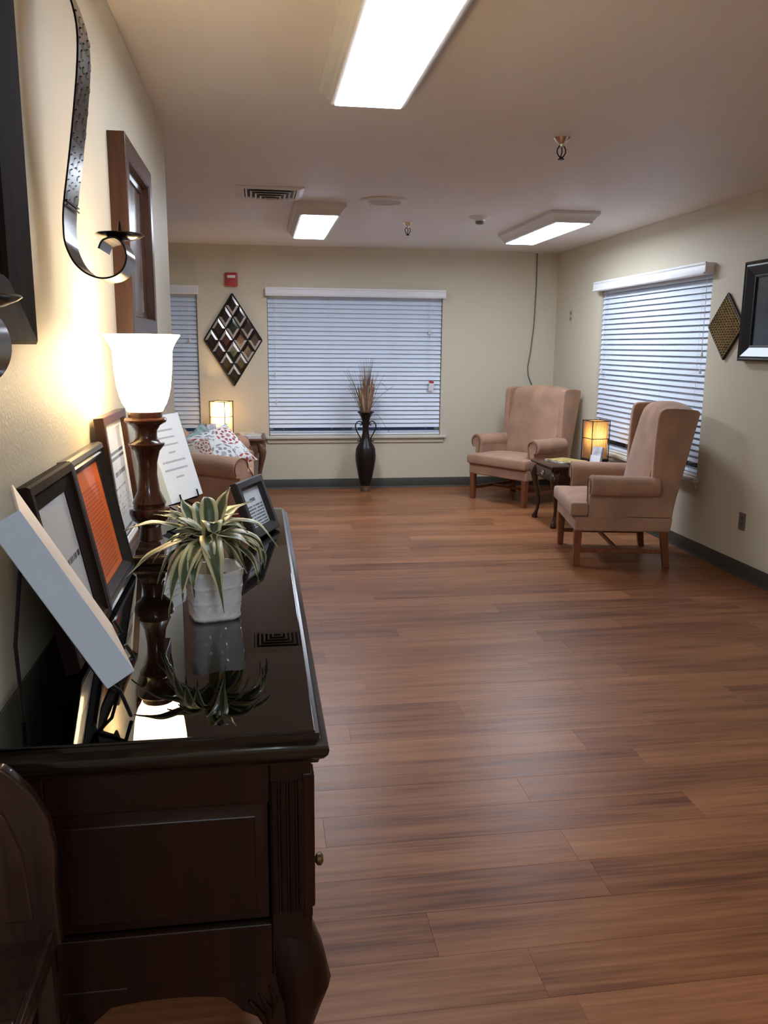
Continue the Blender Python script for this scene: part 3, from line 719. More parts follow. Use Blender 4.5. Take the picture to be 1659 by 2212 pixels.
for (x, y, dx, dy) in ((X1 - .040, Y0 + .040, .8, -.5), (X0 + .045, Y0 + .035, -.2, -.55), (X1 - .040, Y1 - .040, .8, .5), (X0 + .045, Y1 - .035, -.2, .55)):
    lg = cabriole('leg', e, M_ESP, x, y, dx, dy, .590, 1.0, top=[(1.0, -.004, .036), (.95, .004, .040), (.88, .020, .044), (.80, .032, .045)])
    sx = -1 if x > 0 - .1 else 1; sy = 1 if y < 2 else -1
    # knee brackets with carving
    for ax in (0, 1):
        pts = [(0, .508), (.115, .508), (.112, .492), (.090, .472), (.070, .452), (.062, .440), (.040, .425), (.022, .390), (0, .33)]
        m = MB()
        if ax == 0: m.prism([(x + sx * (.0 + u * 1.15), z) for u, z in pts], 1, y - sy * .036, y - sy * .006)
        else: m.prism([(y + sy * (.0 + u * 1.15), z) for u, z in pts], 0, x - sx * .036 if x > -.1 else x - .03, x - sx * .006)
        br = m.build('knee_bracket', M_ESP, e, bevel=.004)
        cv = MB()
        for q in range(3):
            if ax == 0: cv.tube([(x + sx * (.028 + q * .016), y - sy * .038, .485 - q * .012), (x + sx * (.020 + q * .010), y - sy * .040, .455 - q * .012), (x + sx * (.024 + q * .004), y - sy * .038, .425 - q * .010)], [.003, .006, .002], 6)
            else: cv.tube([(x - sx * .038, y + sy * (.028 + q * .016), .485 - q * .012), (x - sx * .040, y + sy * (.020 + q * .010), .455 - q * .012), (x - sx * .038, y + sy * (.024 + q * .004), .425 - q * .010)], [.003, .006, .002], 6)
        cv.build('carved_leaf', M_ESP, br)
# glass sheet on top
m = MB(); m.box((X0 - .006, Y0 - .028 + .012, SBH), (X1 + .006, Y1 + .004, SBH + .006))
tag(m.build('glass_sheet', M_TOPGLASS, bevel=.002), 'smoky reflective glass sheet covering the sideboard top', 'glass top')
TZ = SBH + .006

# ------------------------------------------------------------------ table lamp with glass bell shade
e = thing('bell_shade_lamp', 'lit table lamp with white glass bell shade on turned wood', 'lamp', (-.283, 2.165, TZ))
z0 = TZ
def zz(z): return z
base = [(.030, .058), (.027, .075), (.026, .092), (.034, .102), (.046, .112), (.051, .128), (.050, .140), (.040, .143), (.040, .148), (.042, .155), (.038, .163), (.028, .185), (.023, .225), (.024, .258), (.032, .287), (.044, .302), (.045, .306), (.032, .312), (.027, .322), (.027, .338), (.036, .352), (.050, .360), (.052, .366), (.050, .370), (.042, .372), (.042, .386), (.040, .388)]
MB().lathe(base, 32).build('turned_stem', M_LAMPW, e, smooth=40)
MB().lathe([(.066, 0), (.066, .018), (.060, .022), (.052, .024), (.050, .038), (.042, .044), (.036, .058)], 4, a0=PI / 4).build('plinth', M_LAMPW, e, bevel=.003)
sh = [(.034, .384), (.044, .388), (.047, .396), (.054, .407), (.060, .424), (.065, .446), (.070, .491), (.072, .535), (.0756, .546), (.083, .560), (.091, .571), (.093, .574), (.0915, .576)]
inn = [(r - .003, z) for r, z in sh][::-1]
MB().lathe(sh + inn, 40, cap=False).build('glass_shade', M_OPAL, e, smooth=60)
MB().lathe([(.012, .390), (.012, .43), (.022, .455), (.026, .478), (.020, .500), (.006, .510)], 20).build('bulb', M_BULB, e, smooth=60)
light_point('bulb_light', e, (0, 0, .535), 4.5, WARM, .03)

# ------------------------------------------------------------------ frames, binders on the sideboard
def lean(top_x, bot_x, h): return -math.asin((bot_x - top_x) / h)
A_CERT = print_mat('certificate', (.66, .68, .72), (.06, .065, .08), [(-.125, .125, .245, .275, 2, .72), (-.05, .11, .20, .222, 1, .60), (-.09, .09, .17, .18, 1, .5), (-.11, .12, .10, .16, 5, .42), (-.03, .12, .055, .068, 1, .6), (-.13, .13, .02, .050, 3, .62)])
A_PAPER = print_mat('letter_sheet', (.60, .61, .62), (.06, .06, .07), [(-.05, .10, .145, .165, 1, .55), (.04, .07, .075, .085, 1, .6)])
A_ORANGE = print_mat('orange_notice', (.72, .155, .030), (.42, .075, .02), [(-.12, .10, .05, .245, 22, .62)])
A_SMALL = print_mat('verse_card', (.56, .60, .65), (.08, .09, .11), [(-.02, .02, .10, .118, 1, .7), (-.06, .06, .03, .095, 7, .60)])
pr_std = [(0, 0), (0, .018), (.004, .022), (.020, .022), (.028, .014), (.030, .014), (.030, 0)]
def desk_frame(label, w, h, loc, rotz, rotx, prof, fm, pic, inset, matw=0):
    e = picture('desk_frame', label, w, h, loc, rotz, prof, fm, pic, inset, .008, rotx, matw, group='framed sheets on the sideboard')
    return e
desk_frame('dark brown framed letter nearest the white binder', .315, .325, (-.330, 1.5455, TZ + .002), rad(90), lean(-.392, -.330, .325), [(0, 0), (0, .02), (.004, .024), (.018, .024), (.022, .018), (.050, .010), (.052, 0)], M_DARKFR, A_PAPER, .050)
desk_frame('black framed orange notice between two brown frames', .350, .325, (-.333, 1.8805, TZ + .002), rad(90), lean(-.397, -.333, .325), [(0, 0), (0, .018), (.004, .026), (.014, .028), (.018, .020), (.024, .024), (.038, .012), (.040, 0)], M_BLACKFR, A_ORANGE, .038)
desk_frame('tall brown framed certificate behind the bell shade lamp', .345, .372, (-.360, 2.285, TZ + .002), rad(90), lean(-.400, -.360, .372), [(0, 0), (0, .022), (.002, .024), (.020, .024), (.024, .014), (.026, 0)], M_BROWNFR, A_CERT, .024, .018)
e = desk_frame('small black tilted frame with verse card behind potted plant', .196, .172, (.003, 2.43, TZ + .001), rad(68.3), rad(-20), pr_std, M_BLACKFR, A_SMALL, .029)
MB().tube([(0, .004, .13), (0, .075, .027)], .004, 6).build('easel_back', M_BLACKFR, e)

def binder(label, loc, rotz, rotx, w, h, t, frontmat, easel_h):
    e = thing('ring_binder', label, 'binder', loc, rotz, rotx, group='white binders on wire easels')
    MB().box((-w / 2, -.001, 0), (w / 2, .0035, h)).build('front_cover', frontmat, e, bevel=.001)
    MB().box((-w / 2, t - .004, 0), (w / 2, t, h)).build('back_cover', M_BINDW, e, bevel=.001)
    m = MB(); m.box((-w / 2 - .002, -.001, 0), (-w / 2 + .003, t, h)); m.build('spine', M_BINDW, e, bevel=.002)
    MB().box((-w / 2 + .01, .005, .006), (w / 2 - .006, t - .006, h - .008)).build('pages', M_PAGES, e, smooth=0)
    return e
def easel(label, loc, rotz, tilt, w, lift, t):
    """wire easel; local front -y; ledge at height lift"""
    e = thing('wire_easel', label, 'easel', loc, rotz, group='black wire easels')
    s, c = math.sin(tilt), math.cos(tilt)
    def up(x, d, k): return (x, k * s + d * c, lift + k * c - d * s)
    for sx in (-1, 1):
        x = sx * w * .3
        f = (x, .0, .004)
        MB().tube([f, (x, .014, lift * .5), up(x, t + .004, .0), up(x * .6, t + .004, .12), up(x * .15, t + .004, .20)], .003, 8).build('upright', M_BLACKM, e)
        MB().tube([up(x, t + .004, -.002), up(x, .0, -.004), up(x, -.008, -.003), up(x, -.009, .022)], .003, 8).build('hook', M_BLACKM, e)
    MB().tube([up(-w * .3, t + .004, .0), up(w * .3, t + .004, .0)], .003, 8).build('crossbar', M_BLACKM, e)
    top = up(0, t + .006, .19)
    MB().tube([top, (0, top[1] + .015, top[2] * .5), (0, top[1] + .012, .004)], .003, 8).build('rear_leg', M_BLACKM, e)
    return e
# near binder on its easel: plane turned slightly away from the wall
B1R, B1T = rad(107.3), rad(28.7)
n1 = Vector((math.sin(B1R), -math.cos(B1R), 0)); d1 = Vector((math.cos(B1R), math.sin(B1R), 0))
wB, hB, tB = .221, .279, .043
P0 = Vector((-.184, 1.161, 1.014)) + d1 * wB / 2
binder('thick white binder leaning steeply on easel nearest camera', P0, B1R, -B1T, wB, hB, tB, M_BINDC, .06)
easel('black wire easel under the nearest white binder', (P0.x, P0.y, TZ), B1R, B1T, .20, P0.z - TZ, tB)
B2R, B2T = rad(66.4), rad(17)
d2 = Vector((math.cos(B2R), math.sin(B2R), 0)); wS = .205
A_SIGN = print_mat('sign_sheet', (.70, .75, .80), (.36, .39, .43), [(-.075, .035, .228, .238, 1, .72), (-.075, .035, .204, .214, 1, .66), (-.075, .045, .180, .190, 1, .70), (-.03, .012, .154, .164, 1, .72), (-.085, .06, .124, .136, 1, .68), (-.085, .06, .098, .110, 1, .74), (-.03, .02, .072, .083, 1, .74)], coat=.3)
P2 = Vector((-.276, 2.646, .978)) + d2 * wS / 2
binder('white sign binder with grey printed lines beside the lamp', P2, B2R, -B2T, wS, .283, .045, A_SIGN, .06)
easel('black wire easel holding the white sign binder', (P2.x, P2.y, TZ), B2R, B2T, .19, P2.z - TZ, .045)

# ------------------------------------------------------------------ potted plant
e = thing('potted_plant', 'variegated striped leaf plant in square white ceramic pot', 'plant', (-.100, 1.690, TZ))
m = MB(); n = 96; secs = []
def potr(a, t):
    x, y = math.cos(a), math.sin(a); k = (abs(x) ** 5 + abs(y) ** 5) ** (-1 / 5)
    r = (.047 + .008 * t) * k
    s = a / (2 * PI) * 16
    rel = 0
    for q in (.04, .36, .68, .98): rel = max(rel, math.exp(-((t - q) / .022) ** 2))
    for q in (s + t * 3.0, s - t * 3.0): rel = max(rel, .8 * math.exp(-(((q % 1) - .5) / .10) ** 2))
    return r + .0028 * rel
for i in range(33):
    t = i / 32; secs.append([(potr(2 * PI * j / n, t) * math.cos(2 * PI * j / n), potr(2 * PI * j / n, t) * math.sin(2 * PI * j / n), .004 + t * .098 + (.006 * (max(0, (abs(math.cos(2 * PI * j / n)) ** 5 + abs(math.sin(2 * PI * j / n)) ** 5) ** (-1 / 5) - 1.0)) / .3 if i == 32 else 0)) for j in range(n)])
inner = [[(x * .90, y * .90, z) for x, y, z in secs[-1]], [(x * .86, y * .86, .08) for x, y, z in secs[-1]]]
m.loft([[(x * .93, y * .93, .0) for x, y, z in secs[0]]] + secs + inner); m.build('pot', M_CERAM, e, smooth=60).rotation_euler = (0, 0, rad(14))
MB().lathe([(.047, .078), (.03, .084), (.01, .086)], 24, sup=4).build('soil', M_SOIL, e).rotation_euler = (0, 0, rad(14))
MB().tube([(0, 0, .08), (-.004, -.004, .12), (-.006, -.015, .165)], [.012, .011, .010], 10).build('stem', mk('plant_stem', (.26, .22, .10), .7, var=.3, scale=30), e)
LV = [(-0.266, 1.650, 1.113, -0.195, 1.670, 1.132, .017), (-0.263, 1.620, 1.024, -0.203, 1.640, 1.083, .014), (-0.179, 1.570, 0.953, -0.157, 1.580, 1.087, .017), (-0.198, 1.630, 0.976, -0.166, 1.630, 1.084, .016),
      (-0.213, 1.690, 0.991, -0.175, 1.670, 1.084, .015), (-0.073, 1.540, 0.973, -0.095, 1.560, 1.108, .020), (-0.208, 1.720, 1.136, -0.157, 1.700, 1.139, .008), (-0.221, 1.750, 1.124, -0.164, 1.720, 1.123, .007),
      (-0.161, 1.730, 1.160, -0.149, 1.710, 1.132, .020), (-0.062, 1.720, 1.185, -0.078, 1.710, 1.155, .018), (-0.018, 1.750, 1.149, -0.070, 1.730, 1.132, .017), (0.032, 1.670, 1.066, -0.022, 1.680, 1.140, .014),
      (0.005, 1.690, 1.017, -0.004, 1.690, 1.104, .019), (-0.004, 1.640, 1.020, -0.009, 1.650, 1.103, .013), (-0.008, 1.620, 0.998, -0.019, 1.630, 1.080, .010), (-0.044, 1.710, 1.020, -0.062, 1.720, 1.069, .014),
      (-0.086, 1.560, 1.044, -0.105, 1.580, 1.112, .014), (-0.090, 1.610, 1.077, -0.092, 1.610, 1.151, .019), (-0.133, 1.750, 1.149, -0.127, 1.730, 1.143, .017), (-0.116, 1.720, 1.164, -0.106, 1.710, 1.160, .018),
      (-0.046, 1.700, 1.132, -0.088, 1.700, 1.128, .013), (-0.010, 1.610, 1.075, -0.058, 1.600, 1.116, .017), (-0.176, 1.640, 1.091, -0.139, 1.640, 1.118, .017), (-0.150, 1.550, 0.995, -0.143, 1.560, 1.082, .017),
      (-0.128, 1.550, 1.003, -0.130, 1.560, 1.082, .015), (-0.224, 1.720, 1.029, -0.175, 1.720, 1.092, .015), (-0.105, 1.770, 1.144, -0.109, 1.750, 1.148, .018), (-0.027, 1.650, 1.104, -0.059, 1.650, 1.128, .018),
      (-0.137, 1.570, 1.025, -0.126, 1.570, 1.088, .015), (-0.061, 1.750, 0.981, -0.064, 1.750, 1.052, .015), (-0.177, 1.770, 1.136, -0.147, 1.750, 1.134, .015), (-0.043, 1.770, 1.138, -0.072, 1.760, 1.131, .015)]
def leaf(parent, A, C, T, wd, name='leaf'):
    A, C, T = Vector(A), Vector(C), Vector(T); N = 14; vs, fs, uvs = [], [], []
    C = C + (C - (A + T) / 2) * .35
    for i in range(N + 1):
        t = i / N; p = A * (1 - t) ** 2 + C * 2 * t * (1 - t) + T * t * t
        tg = ((C - A) * (1 - t) + (T - C) * t).normalized()
        sd = tg.cross(Vector((0, 0, 1)))
        if sd.length < .15: sd = sd + Vector((.3, .1, 0))
        sd.normalize(); nn = sd.cross(tg).normalized()
        wv = wd * (.42 + .58 * math.sin(PI * min(1, t / .9) ** .8)) * (1 - max(0, (t - .55) / .45) ** 1.8) + .0004
        for j, u in enumerate((-1, -.55, 0, .55, 1)):
            vs.append(p + sd * u * wv + nn * (abs(u) * .28 * wv + .0012 * math.sin(t * 17 + u * 3)))
            uvs.append(((u + 1) / 2, t))
    for i in range(N):
        for j in range(4): a = i * 5 + j; fs.append((a, a + 1, a + 6, a + 5))
    me = bpy.data.meshes.new(name); me.from_pydata(vs, [], fs); uvl = me.uv_layers.new(name='UVMap')
    for lp in me.loops: uvl.data[lp.index].uv = uvs[lp.vertex_index]
    for p in me.polygons: p.use_smooth = True
    me.materials.append(M_LEAF); o = bpy.data.objects.new(name, me); COL.objects.link(o); o.parent = parent
    md = o.modifiers.new('solid', 'SOLIDIFY'); md.thickness = .0007
    return o
org = Vector((-.100, 1.690, TZ))
rx = random.Random(21)
for q in range(16):
    a_ = rx.uniform(0, 2 * PI); l_ = rx.uniform(.07, .13); up_ = rx.uniform(-.06, .05)
    LV.append((-.106 + l_ * math.cos(a_), 1.675 + .8 * l_ * math.sin(a_), 1.085 + up_, -.106 + .55 * l_ * math.cos(a_), 1.675 + .45 * l_ * math.sin(a_), 1.105 + max(0, up_) * .5, rx.uniform(.012, .017)))
for k, L in enumerate(LV):
    r_ = random.Random(k); A = Vector((-.106 + r_.uniform(-.008, .008), 1.675 + r_.uniform(-.01, .01), 1.070 + r_.uniform(-.012, .028)))
    leaf(e, A - org, Vector(L[3:6]) - org, Vector(L[0:3]) - org, L[6] * 1.02)

# ------------------------------------------------------------------ dark wooden rack at the near end of the sideboard
e = thing('wooden_rack', 'dark wooden rack with curved board standing before the sideboard end', 'rack', (0, 0, 0))
bd = [(-.400, .655), (-.285, .655), (-.288, .74), (-.284, .80), (-.290, .845), (-.308, .885), (-.333, .915), (-.345, .925), (-.400, .925)]
MB().prism(bd, 1, 1.065, 1.085).build('curved_board', M_RACK, e, bevel=.004)
MB().prism([(-.36, .70), (-.318, .70), (-.325, .80), (-.345, .86), (-.36, .87)], 1, 1.060, 1.066).build('inlay', M_RACK, e, bevel=.003)
MB().box((-.402, .900, .645), (-.292, 1.085, .668)).build('tray', M_RACK, e, bevel=.005)
for lo, hi in (((-.302, .900, .668), (-.292, 1.065, .682)), ((-.402, .900, .668), (-.302, .910, .682))): MB().box(lo, hi).build('lip', M_RACK, e, bevel=.003)
for x in (-.388, -.310):
    for y in (.912, 1.070): MB().box((x - .012, y - .012, 0), (x + .012, y + .012, .646)).build('leg', M_RACK, e, bevel=.003)
MB().box((-.390, .905, .56), (-.308, .918, .60)).build('stretcher', M_RACK, e, bevel=.003)

# ------------------------------------------------------------------ wingback chairs
def arm_outline(xo, xi, zb, zc, r):
    """keyhole arm section in x,z (for the +x side): outer panel, roll, inner panel"""
    pts = [(xo - .008, zb), (xo - .008, zc - r * .85)]
    cx = xo - .008 - .012
    for i in range(13):
        a = -PI * .30 + (PI * 1.42) * i / 12
        pts.append((cx + r * math.cos(a), zc + r * math.sin(a)))
    pts += [(xi, zc - r * .6), (xi, zb)]
    return pts
def arm(parent, side, secs, zb):
    """secs: list of (y, xo, xi, zc, r)"""
    S = [[(side * x, y, z) for x, z in arm_outline(xo, xi, zb, zc, r)] for y, xo, xi, zc, r in secs]
    return MB().loft(S).build('arm', M_SUEDE, parent, bevel=.012, seg=3)
def grid_cushion(xs, ys, inside, zb, zt, crown):
    m = MB(); nx, ny = len(xs), len(ys); idx = {}
    xm = max(abs(xs[0]), abs(xs[-1])); ym0, ym1 = ys[0], ys[-1]
    def V(i, j, top):
        k = (i, j, top)
        if k not in idx:
            x, y = xs[i], ys[j]; c = crown * max(0, 1 - (x / xm) ** 2) * max(0, 1 - ((y - (ym0 + ym1) / 2) / ((ym1 - ym0) / 2)) ** 2)
            idx[k] = len(m.v); m.v.append((x, y, zt + c if top else zb))
        return idx[k]
    cell = lambda i, j: 0 <= i < nx - 1 and 0 <= j < ny - 1 and inside((xs[i] + xs[i + 1]) / 2, (ys[j] + ys[j + 1]) / 2)
    for i in range(nx - 1):
        for j in range(ny - 1):
            if not cell(i, j): continue
            m.f.append((V(i, j, 1), V(i + 1, j, 1), V(i + 1, j + 1, 1), V(i, j + 1, 1))); m.f.append((V(i, j + 1, 0), V(i + 1, j + 1, 0), V(i + 1, j, 0), V(i, j, 0)))
            if not cell(i - 1, j): m.f.append((V(i, j, 0), V(i, j, 1), V(i, j + 1, 1), V(i, j + 1, 0)))
            if not cell(i + 1, j): m.f.append((V(i + 1, j, 1), V(i + 1, j, 0), V(i + 1, j + 1, 0), V(i + 1, j + 1, 1)))
            if not cell(i, j - 1): m.f.append((V(i, j, 1), V(i, j, 0), V(i + 1, j, 0), V(i + 1, j, 1)))
            if not cell(i, j + 1): m.f.append((V(i, j + 1, 0), V(i, j + 1, 1), V(i + 1, j + 1, 1), V(i + 1, j + 1, 0)))
    return m
def wingback(label, loc, rotz):
    e = thing('wingback_chair', label, 'armchair', loc, rotz, group='tan wingback chairs')
    H = .362
    for x in (-.325, .325):
        m = MB(); m.loft([[(x - a, .0 + y - a, z), (x + a, y - a, z), (x + a, y + a, z), (x - a, y + a, z)] for a, y, z in ((.021, .028, 0), (.026, .028, .255))]); m.build('leg', M_OAK, e, bevel=.004)
        m = MB(); m.loft([[(x - a, y - a, z), (x + a, y - a, z), (x + a, y + a, z), (x - a, y + a, z)] for a, y, z in ((.021, .640, 0), (.025, .605, .255))]); m.build('leg', M_OAK, e, bevel=.004)
        MB().box((x - .010, .05, .095), (x + .010, .62, .125)).build('stretcher', M_OAK, e, bevel=.003)
    MB().box((-.32, .30, .098), (.32, .322, .122)).build('stretcher', M_OAK, e, bevel=.003)
    # seat rail box
    MB().loft([[(-H, .0, z), (H, .0, z), (H, y1, z), (-H, y1, z)] for y1, z in ((.642, .25), (.656, .352))]).build('seat_rail', M_SUEDE, e, bevel=.014, seg=3)
    MB().tube([(-H + .004, .66 - .03, .352), (-H + .004, .0, .352), (H - .004, .0, .352), (H - .004, .66 - .03, .352)], .004, 6).build('welt', M_SEAM, e)
    # T cushion
    xs = [-H - .004, -H + .012, -.325, -.285, -.26, -.17, -.06, .06, .17, .26, .285, .325, H - .012, H + .004]
    ys = [-.034, -.020, .0, .045, .072, .085, .14, .22, .30, .38, .44, .455]
    grid_cushion(xs, ys, lambda x, y: abs(x) < .285 or y < .085, .356, .445, .038).build('seat_cushion', M_SUEDE, e, sub=2, smooth=180)
    # arms
    for s in (-1, 1):
        arm(e, s, [(.088, .372, .292, .562, .070), (.095, .374, .290, .563, .073), (.30, .370, .290, .560, .072), (.545, .362, .290, .558, .070)], .34)
        # scrolled front seam of the arm
        m = MB(); cx = .352
        m.tube([(s * .335, .083, .40), (s * .318, .083, .47)] + [(s * (cx + .052 * math.cos(a)), .083, .562 + .052 * math.sin(a)) for a in [PI * 1.05 - PI * 1.1 * i / 10 for i in range(11)]] + [(s * .392, .083, .515)], .004, 6); m.build('arm_seam', M_SEAM, e)
        # wing with outside panel down to the rail
        w_ = [(.505, .50), (.500, .60), (.498, .72), (.503, .90), (.510, 1.02), (.522, 1.065), (.548, 1.083), (.62, 1.086), (.70, 1.082), (.768, 1.074), (.782, 1.058), (.660, .45), (.648, .35), (.52, .35)]
        x0, x1 = s * .306, s * .364
        MB().prism(w_, 0, min(x0, x1), max(x0, x1)).build('wing', M_SUEDE, e, bevel=.022, seg=4)
        m = MB(); m.tube([(s * .358, y, z) for y, z in ((.515, .60), (.511, .72), (.515, .90), (.522, 1.01), (.534, 1.058), (.556, 1.076), (.62, 1.079), (.70, 1.076), (.760, 1.068))], .0042, 6); m.build('welt', M_SEAM, e)
    # back: padded inner back with crowned top
    secs = []; nz = 12; nx = 16
    def backz(x): return 1.075 + .038 * max(0, 1 - (x / .30) ** 2)
    fr, bk = [], []
    m = MB(); xs = [-.308 + .616 * i / nx for i in range(nx + 1)]
    prof = []   # ring over the section (y,z) param: front up, over top, back down
    for x in xs:
        zt = backz(x); c = .034 * max(0, 1 - (x / .31) ** 2) ** .5
        ring = [(.470 - c * .6, .40), (.475 - c * .9, .52), (.505 - c, .68), (.540 - c, .84), (.570 - c * .8, .98), (.592 - c * .5, zt - .035), (.615, zt - .006), (.65, zt), (.72, zt - .002), (.762, zt - .012), (.778, zt - .035), (.74, .86), (.700, .66), (.664, .46), (.648, .34), (.50, .34)]
        secs.append([(x, y, z) for y, z in ring])
    m.loft(secs).build('backrest', M_SUEDE, e, bevel=0, smooth=55)
    return e
wingback('tan suede wingback chair in the far corner facing the camera', (2.235, 7.635, 0), rad(-57.3))
wingback('tan suede wingback chair seen from the side near wall', (2.173, 5.630, 0), rad(-100.7))

# ------------------------------------------------------------------ side table with drawer between the chairs
def end_table(label, loc, rotz, w, d, h, wm, drawer=True):
    e = thing('side_table', label, 'table', loc, rotz, group='cabriole leg side tables')
    MB().loft([[(-w / 2 - a, -a, z), (w / 2 + a, -a, z), (w / 2 + a, d + a, z), (-w / 2 - a, d + a, z)] for a, z in ((-.012, h - .026), (-.004, h - .024), (0, h - .016), (0, h - .008), (-.004, h - .002), (-.008, h))]).build('top', wm, e, smooth=30)
    i = .035
    m = MB(); m.box((-w / 2 + i, i, h - .14), (w / 2 - i, d - i, h - .026)); m.build('frame_box', wm, e, bevel=.003)
    for s in (-1, 1):
        MB().prism([(i + .03, h - .138), (d - i - .03, h - .138)] + [(i + .03 + (d - 2 * i - .06) * (1 - t), h - .14 - .028 * math.sin(PI * t * 2) ** 2 - .006) for t in [q / 12 for q in range(13)]], 0, s * (w / 2 - i) - .008, s * (w / 2 - i) + .002).build('side_apron', wm, e)
    if drawer:
        m = MB(); m.box((-w / 2 + .075, i - .012, h - .128), (w / 2 - .075, i + .01, h - .036)); dr = m.build('drawer', wm, e, bevel=.004)
        MB().lathe([(.020, 0), (.020, .003), (.016, .005)], 20).build('pull_plate', M_BRASS, dr).matrix_local = Matrix.Translation((0, i - .012, h - .08)) @ Matrix.Rotation(rad(90), 4, 'X')
        MB().tube([(.017 * math.cos(a), i - .020, h - .083 + .022 * math.sin(a)) for a in [q * PI / 8 for q in range(17)]], .0028, 8).build('pull_ring', M_CHROME, dr)
    for sx in (-1, 1):
        for y, sy in ((i + .02, -1), (d - i - .02, 1)):
            cabriole('leg', e, wm, sx * (w / 2 - i - .015), y, sx * .9, sy * .9, h - .05, .78)
    return e
T1H = .52
end_table('dark mahogany side table with brass drawer pull between wingback chairs', (2.352, 6.715, 0), rad(-90 + 1), .53, .66, T1H, M_MAHOG)
T2H = .592
end_table('brown wooden side table in the corner beyond the loveseat', (-.215, 8.055, 0), 0, .54, .545, T2H, M_ENDT, False)

# magazines
cov = [mk('cover_a', (.55, .52, .46), .3, var=.5, scale=30), mk('cover_b', (.50, .38, .14), .3, var=.6, scale=24), mk('cover_c', (.60, .58, .56), .3, var=.3, scale=30), mk('cover_d', (.13, .14, .20), .3, var=.4, scale=20)]
def magazine(label, loc, rz, mat, w=.205, h=.27, t=.008, group='magazines on the side tables'):
    e = thing('magazine', label, 'magazine', loc, rz, group=group)
    MB().box((-w / 2, -h / 2, .001), (w / 2 - .002, h / 2, t - .001)).build('pages', M_PAGES, e, smooth=0)
    m = MB(); m.box((-w / 2 - .001, -h / 2 - .001, 0), (w / 2, h / 2 + .001, .001)); m.box((-w / 2 - .001, -h / 2 - .001, t - .001), (w / 2, h / 2 + .001, t)); m.box((-w / 2 - .0015, -h / 2 - .001, 0), (-w / 2, h / 2 + .001, t)); m.build('cover', mat, e, smooth=0)
magazine('lower grey magazine of the stack beside the drawer table lamp', (2.56, 6.74, T1H), rad(12), cov[0], t=.012)
magazine('yellow covered magazine on top of stack on drawer table', (2.585, 6.72, T1H + .012), rad(28), cov[1], t=.006)
magazine('pale loose magazine lying nearest the table lamp base', (2.755, 6.575, T1H), rad(-72), cov[2], .14, .20, .006)
magazine('bottom dark magazine of the stack on corner side table', (-.09, 8.20, T2H), rad(4), cov[3], t=.014)
magazine('middle cream magazine of the stack on corner side table', (-.085, 8.21, T2H + .014), rad(-3), cov[2], t=.010)
magazine('topmost grey magazine of the stack on corner side table', (-.115, 8.23, T2H + .024), rad(8), cov[0], .15, .22, t=.010)

# pleated box lamps
def box_lamp(label, loc, rz, shade, power, s=.165, h=.345):
    e = thing('box_lamp', label, 'lamp', loc, rz, group='pleated box table lamps')
    MB().box((-s / 2 - .004, -s / 2 - .004, 0), (s / 2 + .004, s / 2 + .004, .014)).build('base', M_BLACKM, e, bevel=.002)
    for x in (-1, 1):
        for y in (-1, 1): MB().box((x * s / 2 - .003, y * s / 2 - .003, .012), (x * s / 2 + .003, y * s / 2 + .003, h)).build('post', M_BLACKM, e, smooth=0)
    for z in (h - .006, h * .55):
        for ax in (0, 1):
            for q in (-1, 1):
                m = MB(); lo = [-s / 2, -s / 2, z - .003]; hi = [s / 2, s / 2, z + .003]; lo[ax] = q * s / 2 - .003; hi[ax] = q * s / 2 + .003; m.box(lo, hi); m.build('wire', M_BLACKM, e, smooth=0)
    ss = s / 2 - .008; N = 18
    for k in range(4):
        a = k * PI / 2; m = MB(); vs = []
        for i in range(N * 2 + 1):
            u = -ss + 2 * ss * i / (N * 2); d = ss - (.0035 if i % 2 else 0)
            x, y = u * math.cos(a) - d * math.sin(a), u * math.sin(a) + d * math.cos(a); vs += [(x, y, .016), (x, y, h - .008)]
        m.add(vs, [(2 * i, 2 * i + 2, 2 * i + 3, 2 * i + 1) for i in range(N * 2)]); m.build('pleated_shade', shade, e, smooth=0, recalc=False)
    for k in range(4):
        a = k * PI / 2; m = MB(); d = ss + .0025
        for i in range(13):
            u = -ss + 2 * ss * (i + .5) / 13; x, y = u * math.cos(a) - d * math.sin(a), u * math.sin(a) + d * math.cos(a)
            m.tube([(x, y, .016), (x, y, h - .008)], .0019, 5)
        m.build('reed_strands', M_REED if shade is M_PLEAT else M_PLEATW, e, kind='stuff')
    MB().tube([(0, 0, .012), (0, 0, .11)], .010, 10).build('lamp_holder', M_BLACKM, e)
    MB().lathe([(.012, .11), (.026, .15), (.028, .175), (.018, .195), (.003, .20)], 16).build('bulb', M_BULB, e)
    light_point('bulb_light', e, (0, 0, .225), power, WARM, .02)
box_lamp('lit square pleated lamp with dark posts between wingback chairs', (2.875, 6.84, T1H), rad(8), M_PLEAT, 2.4)
box_lamp('lit white square pleated lamp behind the loveseat cushions', (-.365, 8.34, T2H), rad(-27), M_PLEATW, 9.0)
def brochures(label, loc, rz, tilt):
    e = thing('brochure_holder', label, 'brochure holder', loc, rz, group='brochure holders')
    R = Matrix.Rotation(-tilt, 3, 'X')
    MB().box((-.055, -.012, .0), (.055, .012, .135), R, (0, 0, 0)).build('brochure_stack', mk('brochure', (.62, .58, .66), .4, var=.4, scale=18), e, smooth=0)
    MB().box((-.058, -.016, .0), (.058, -.0125, .06), R, (0, 0, 0)).build('front_lip', M_WHITE, e, smooth=0)
    MB().box((-.058, -.016, .0), (.058, .05, .003)).build('foot', M_WHITE, e, smooth=0)
brochures('pale brochure holder beside the lamp between wingback chairs', (2.815, 6.665, T1H), rad(-70), rad(12))
brochures('small white striped holder beside the corner pleated lamp', (-.45, 8.165, T2H), rad(40), rad(10))

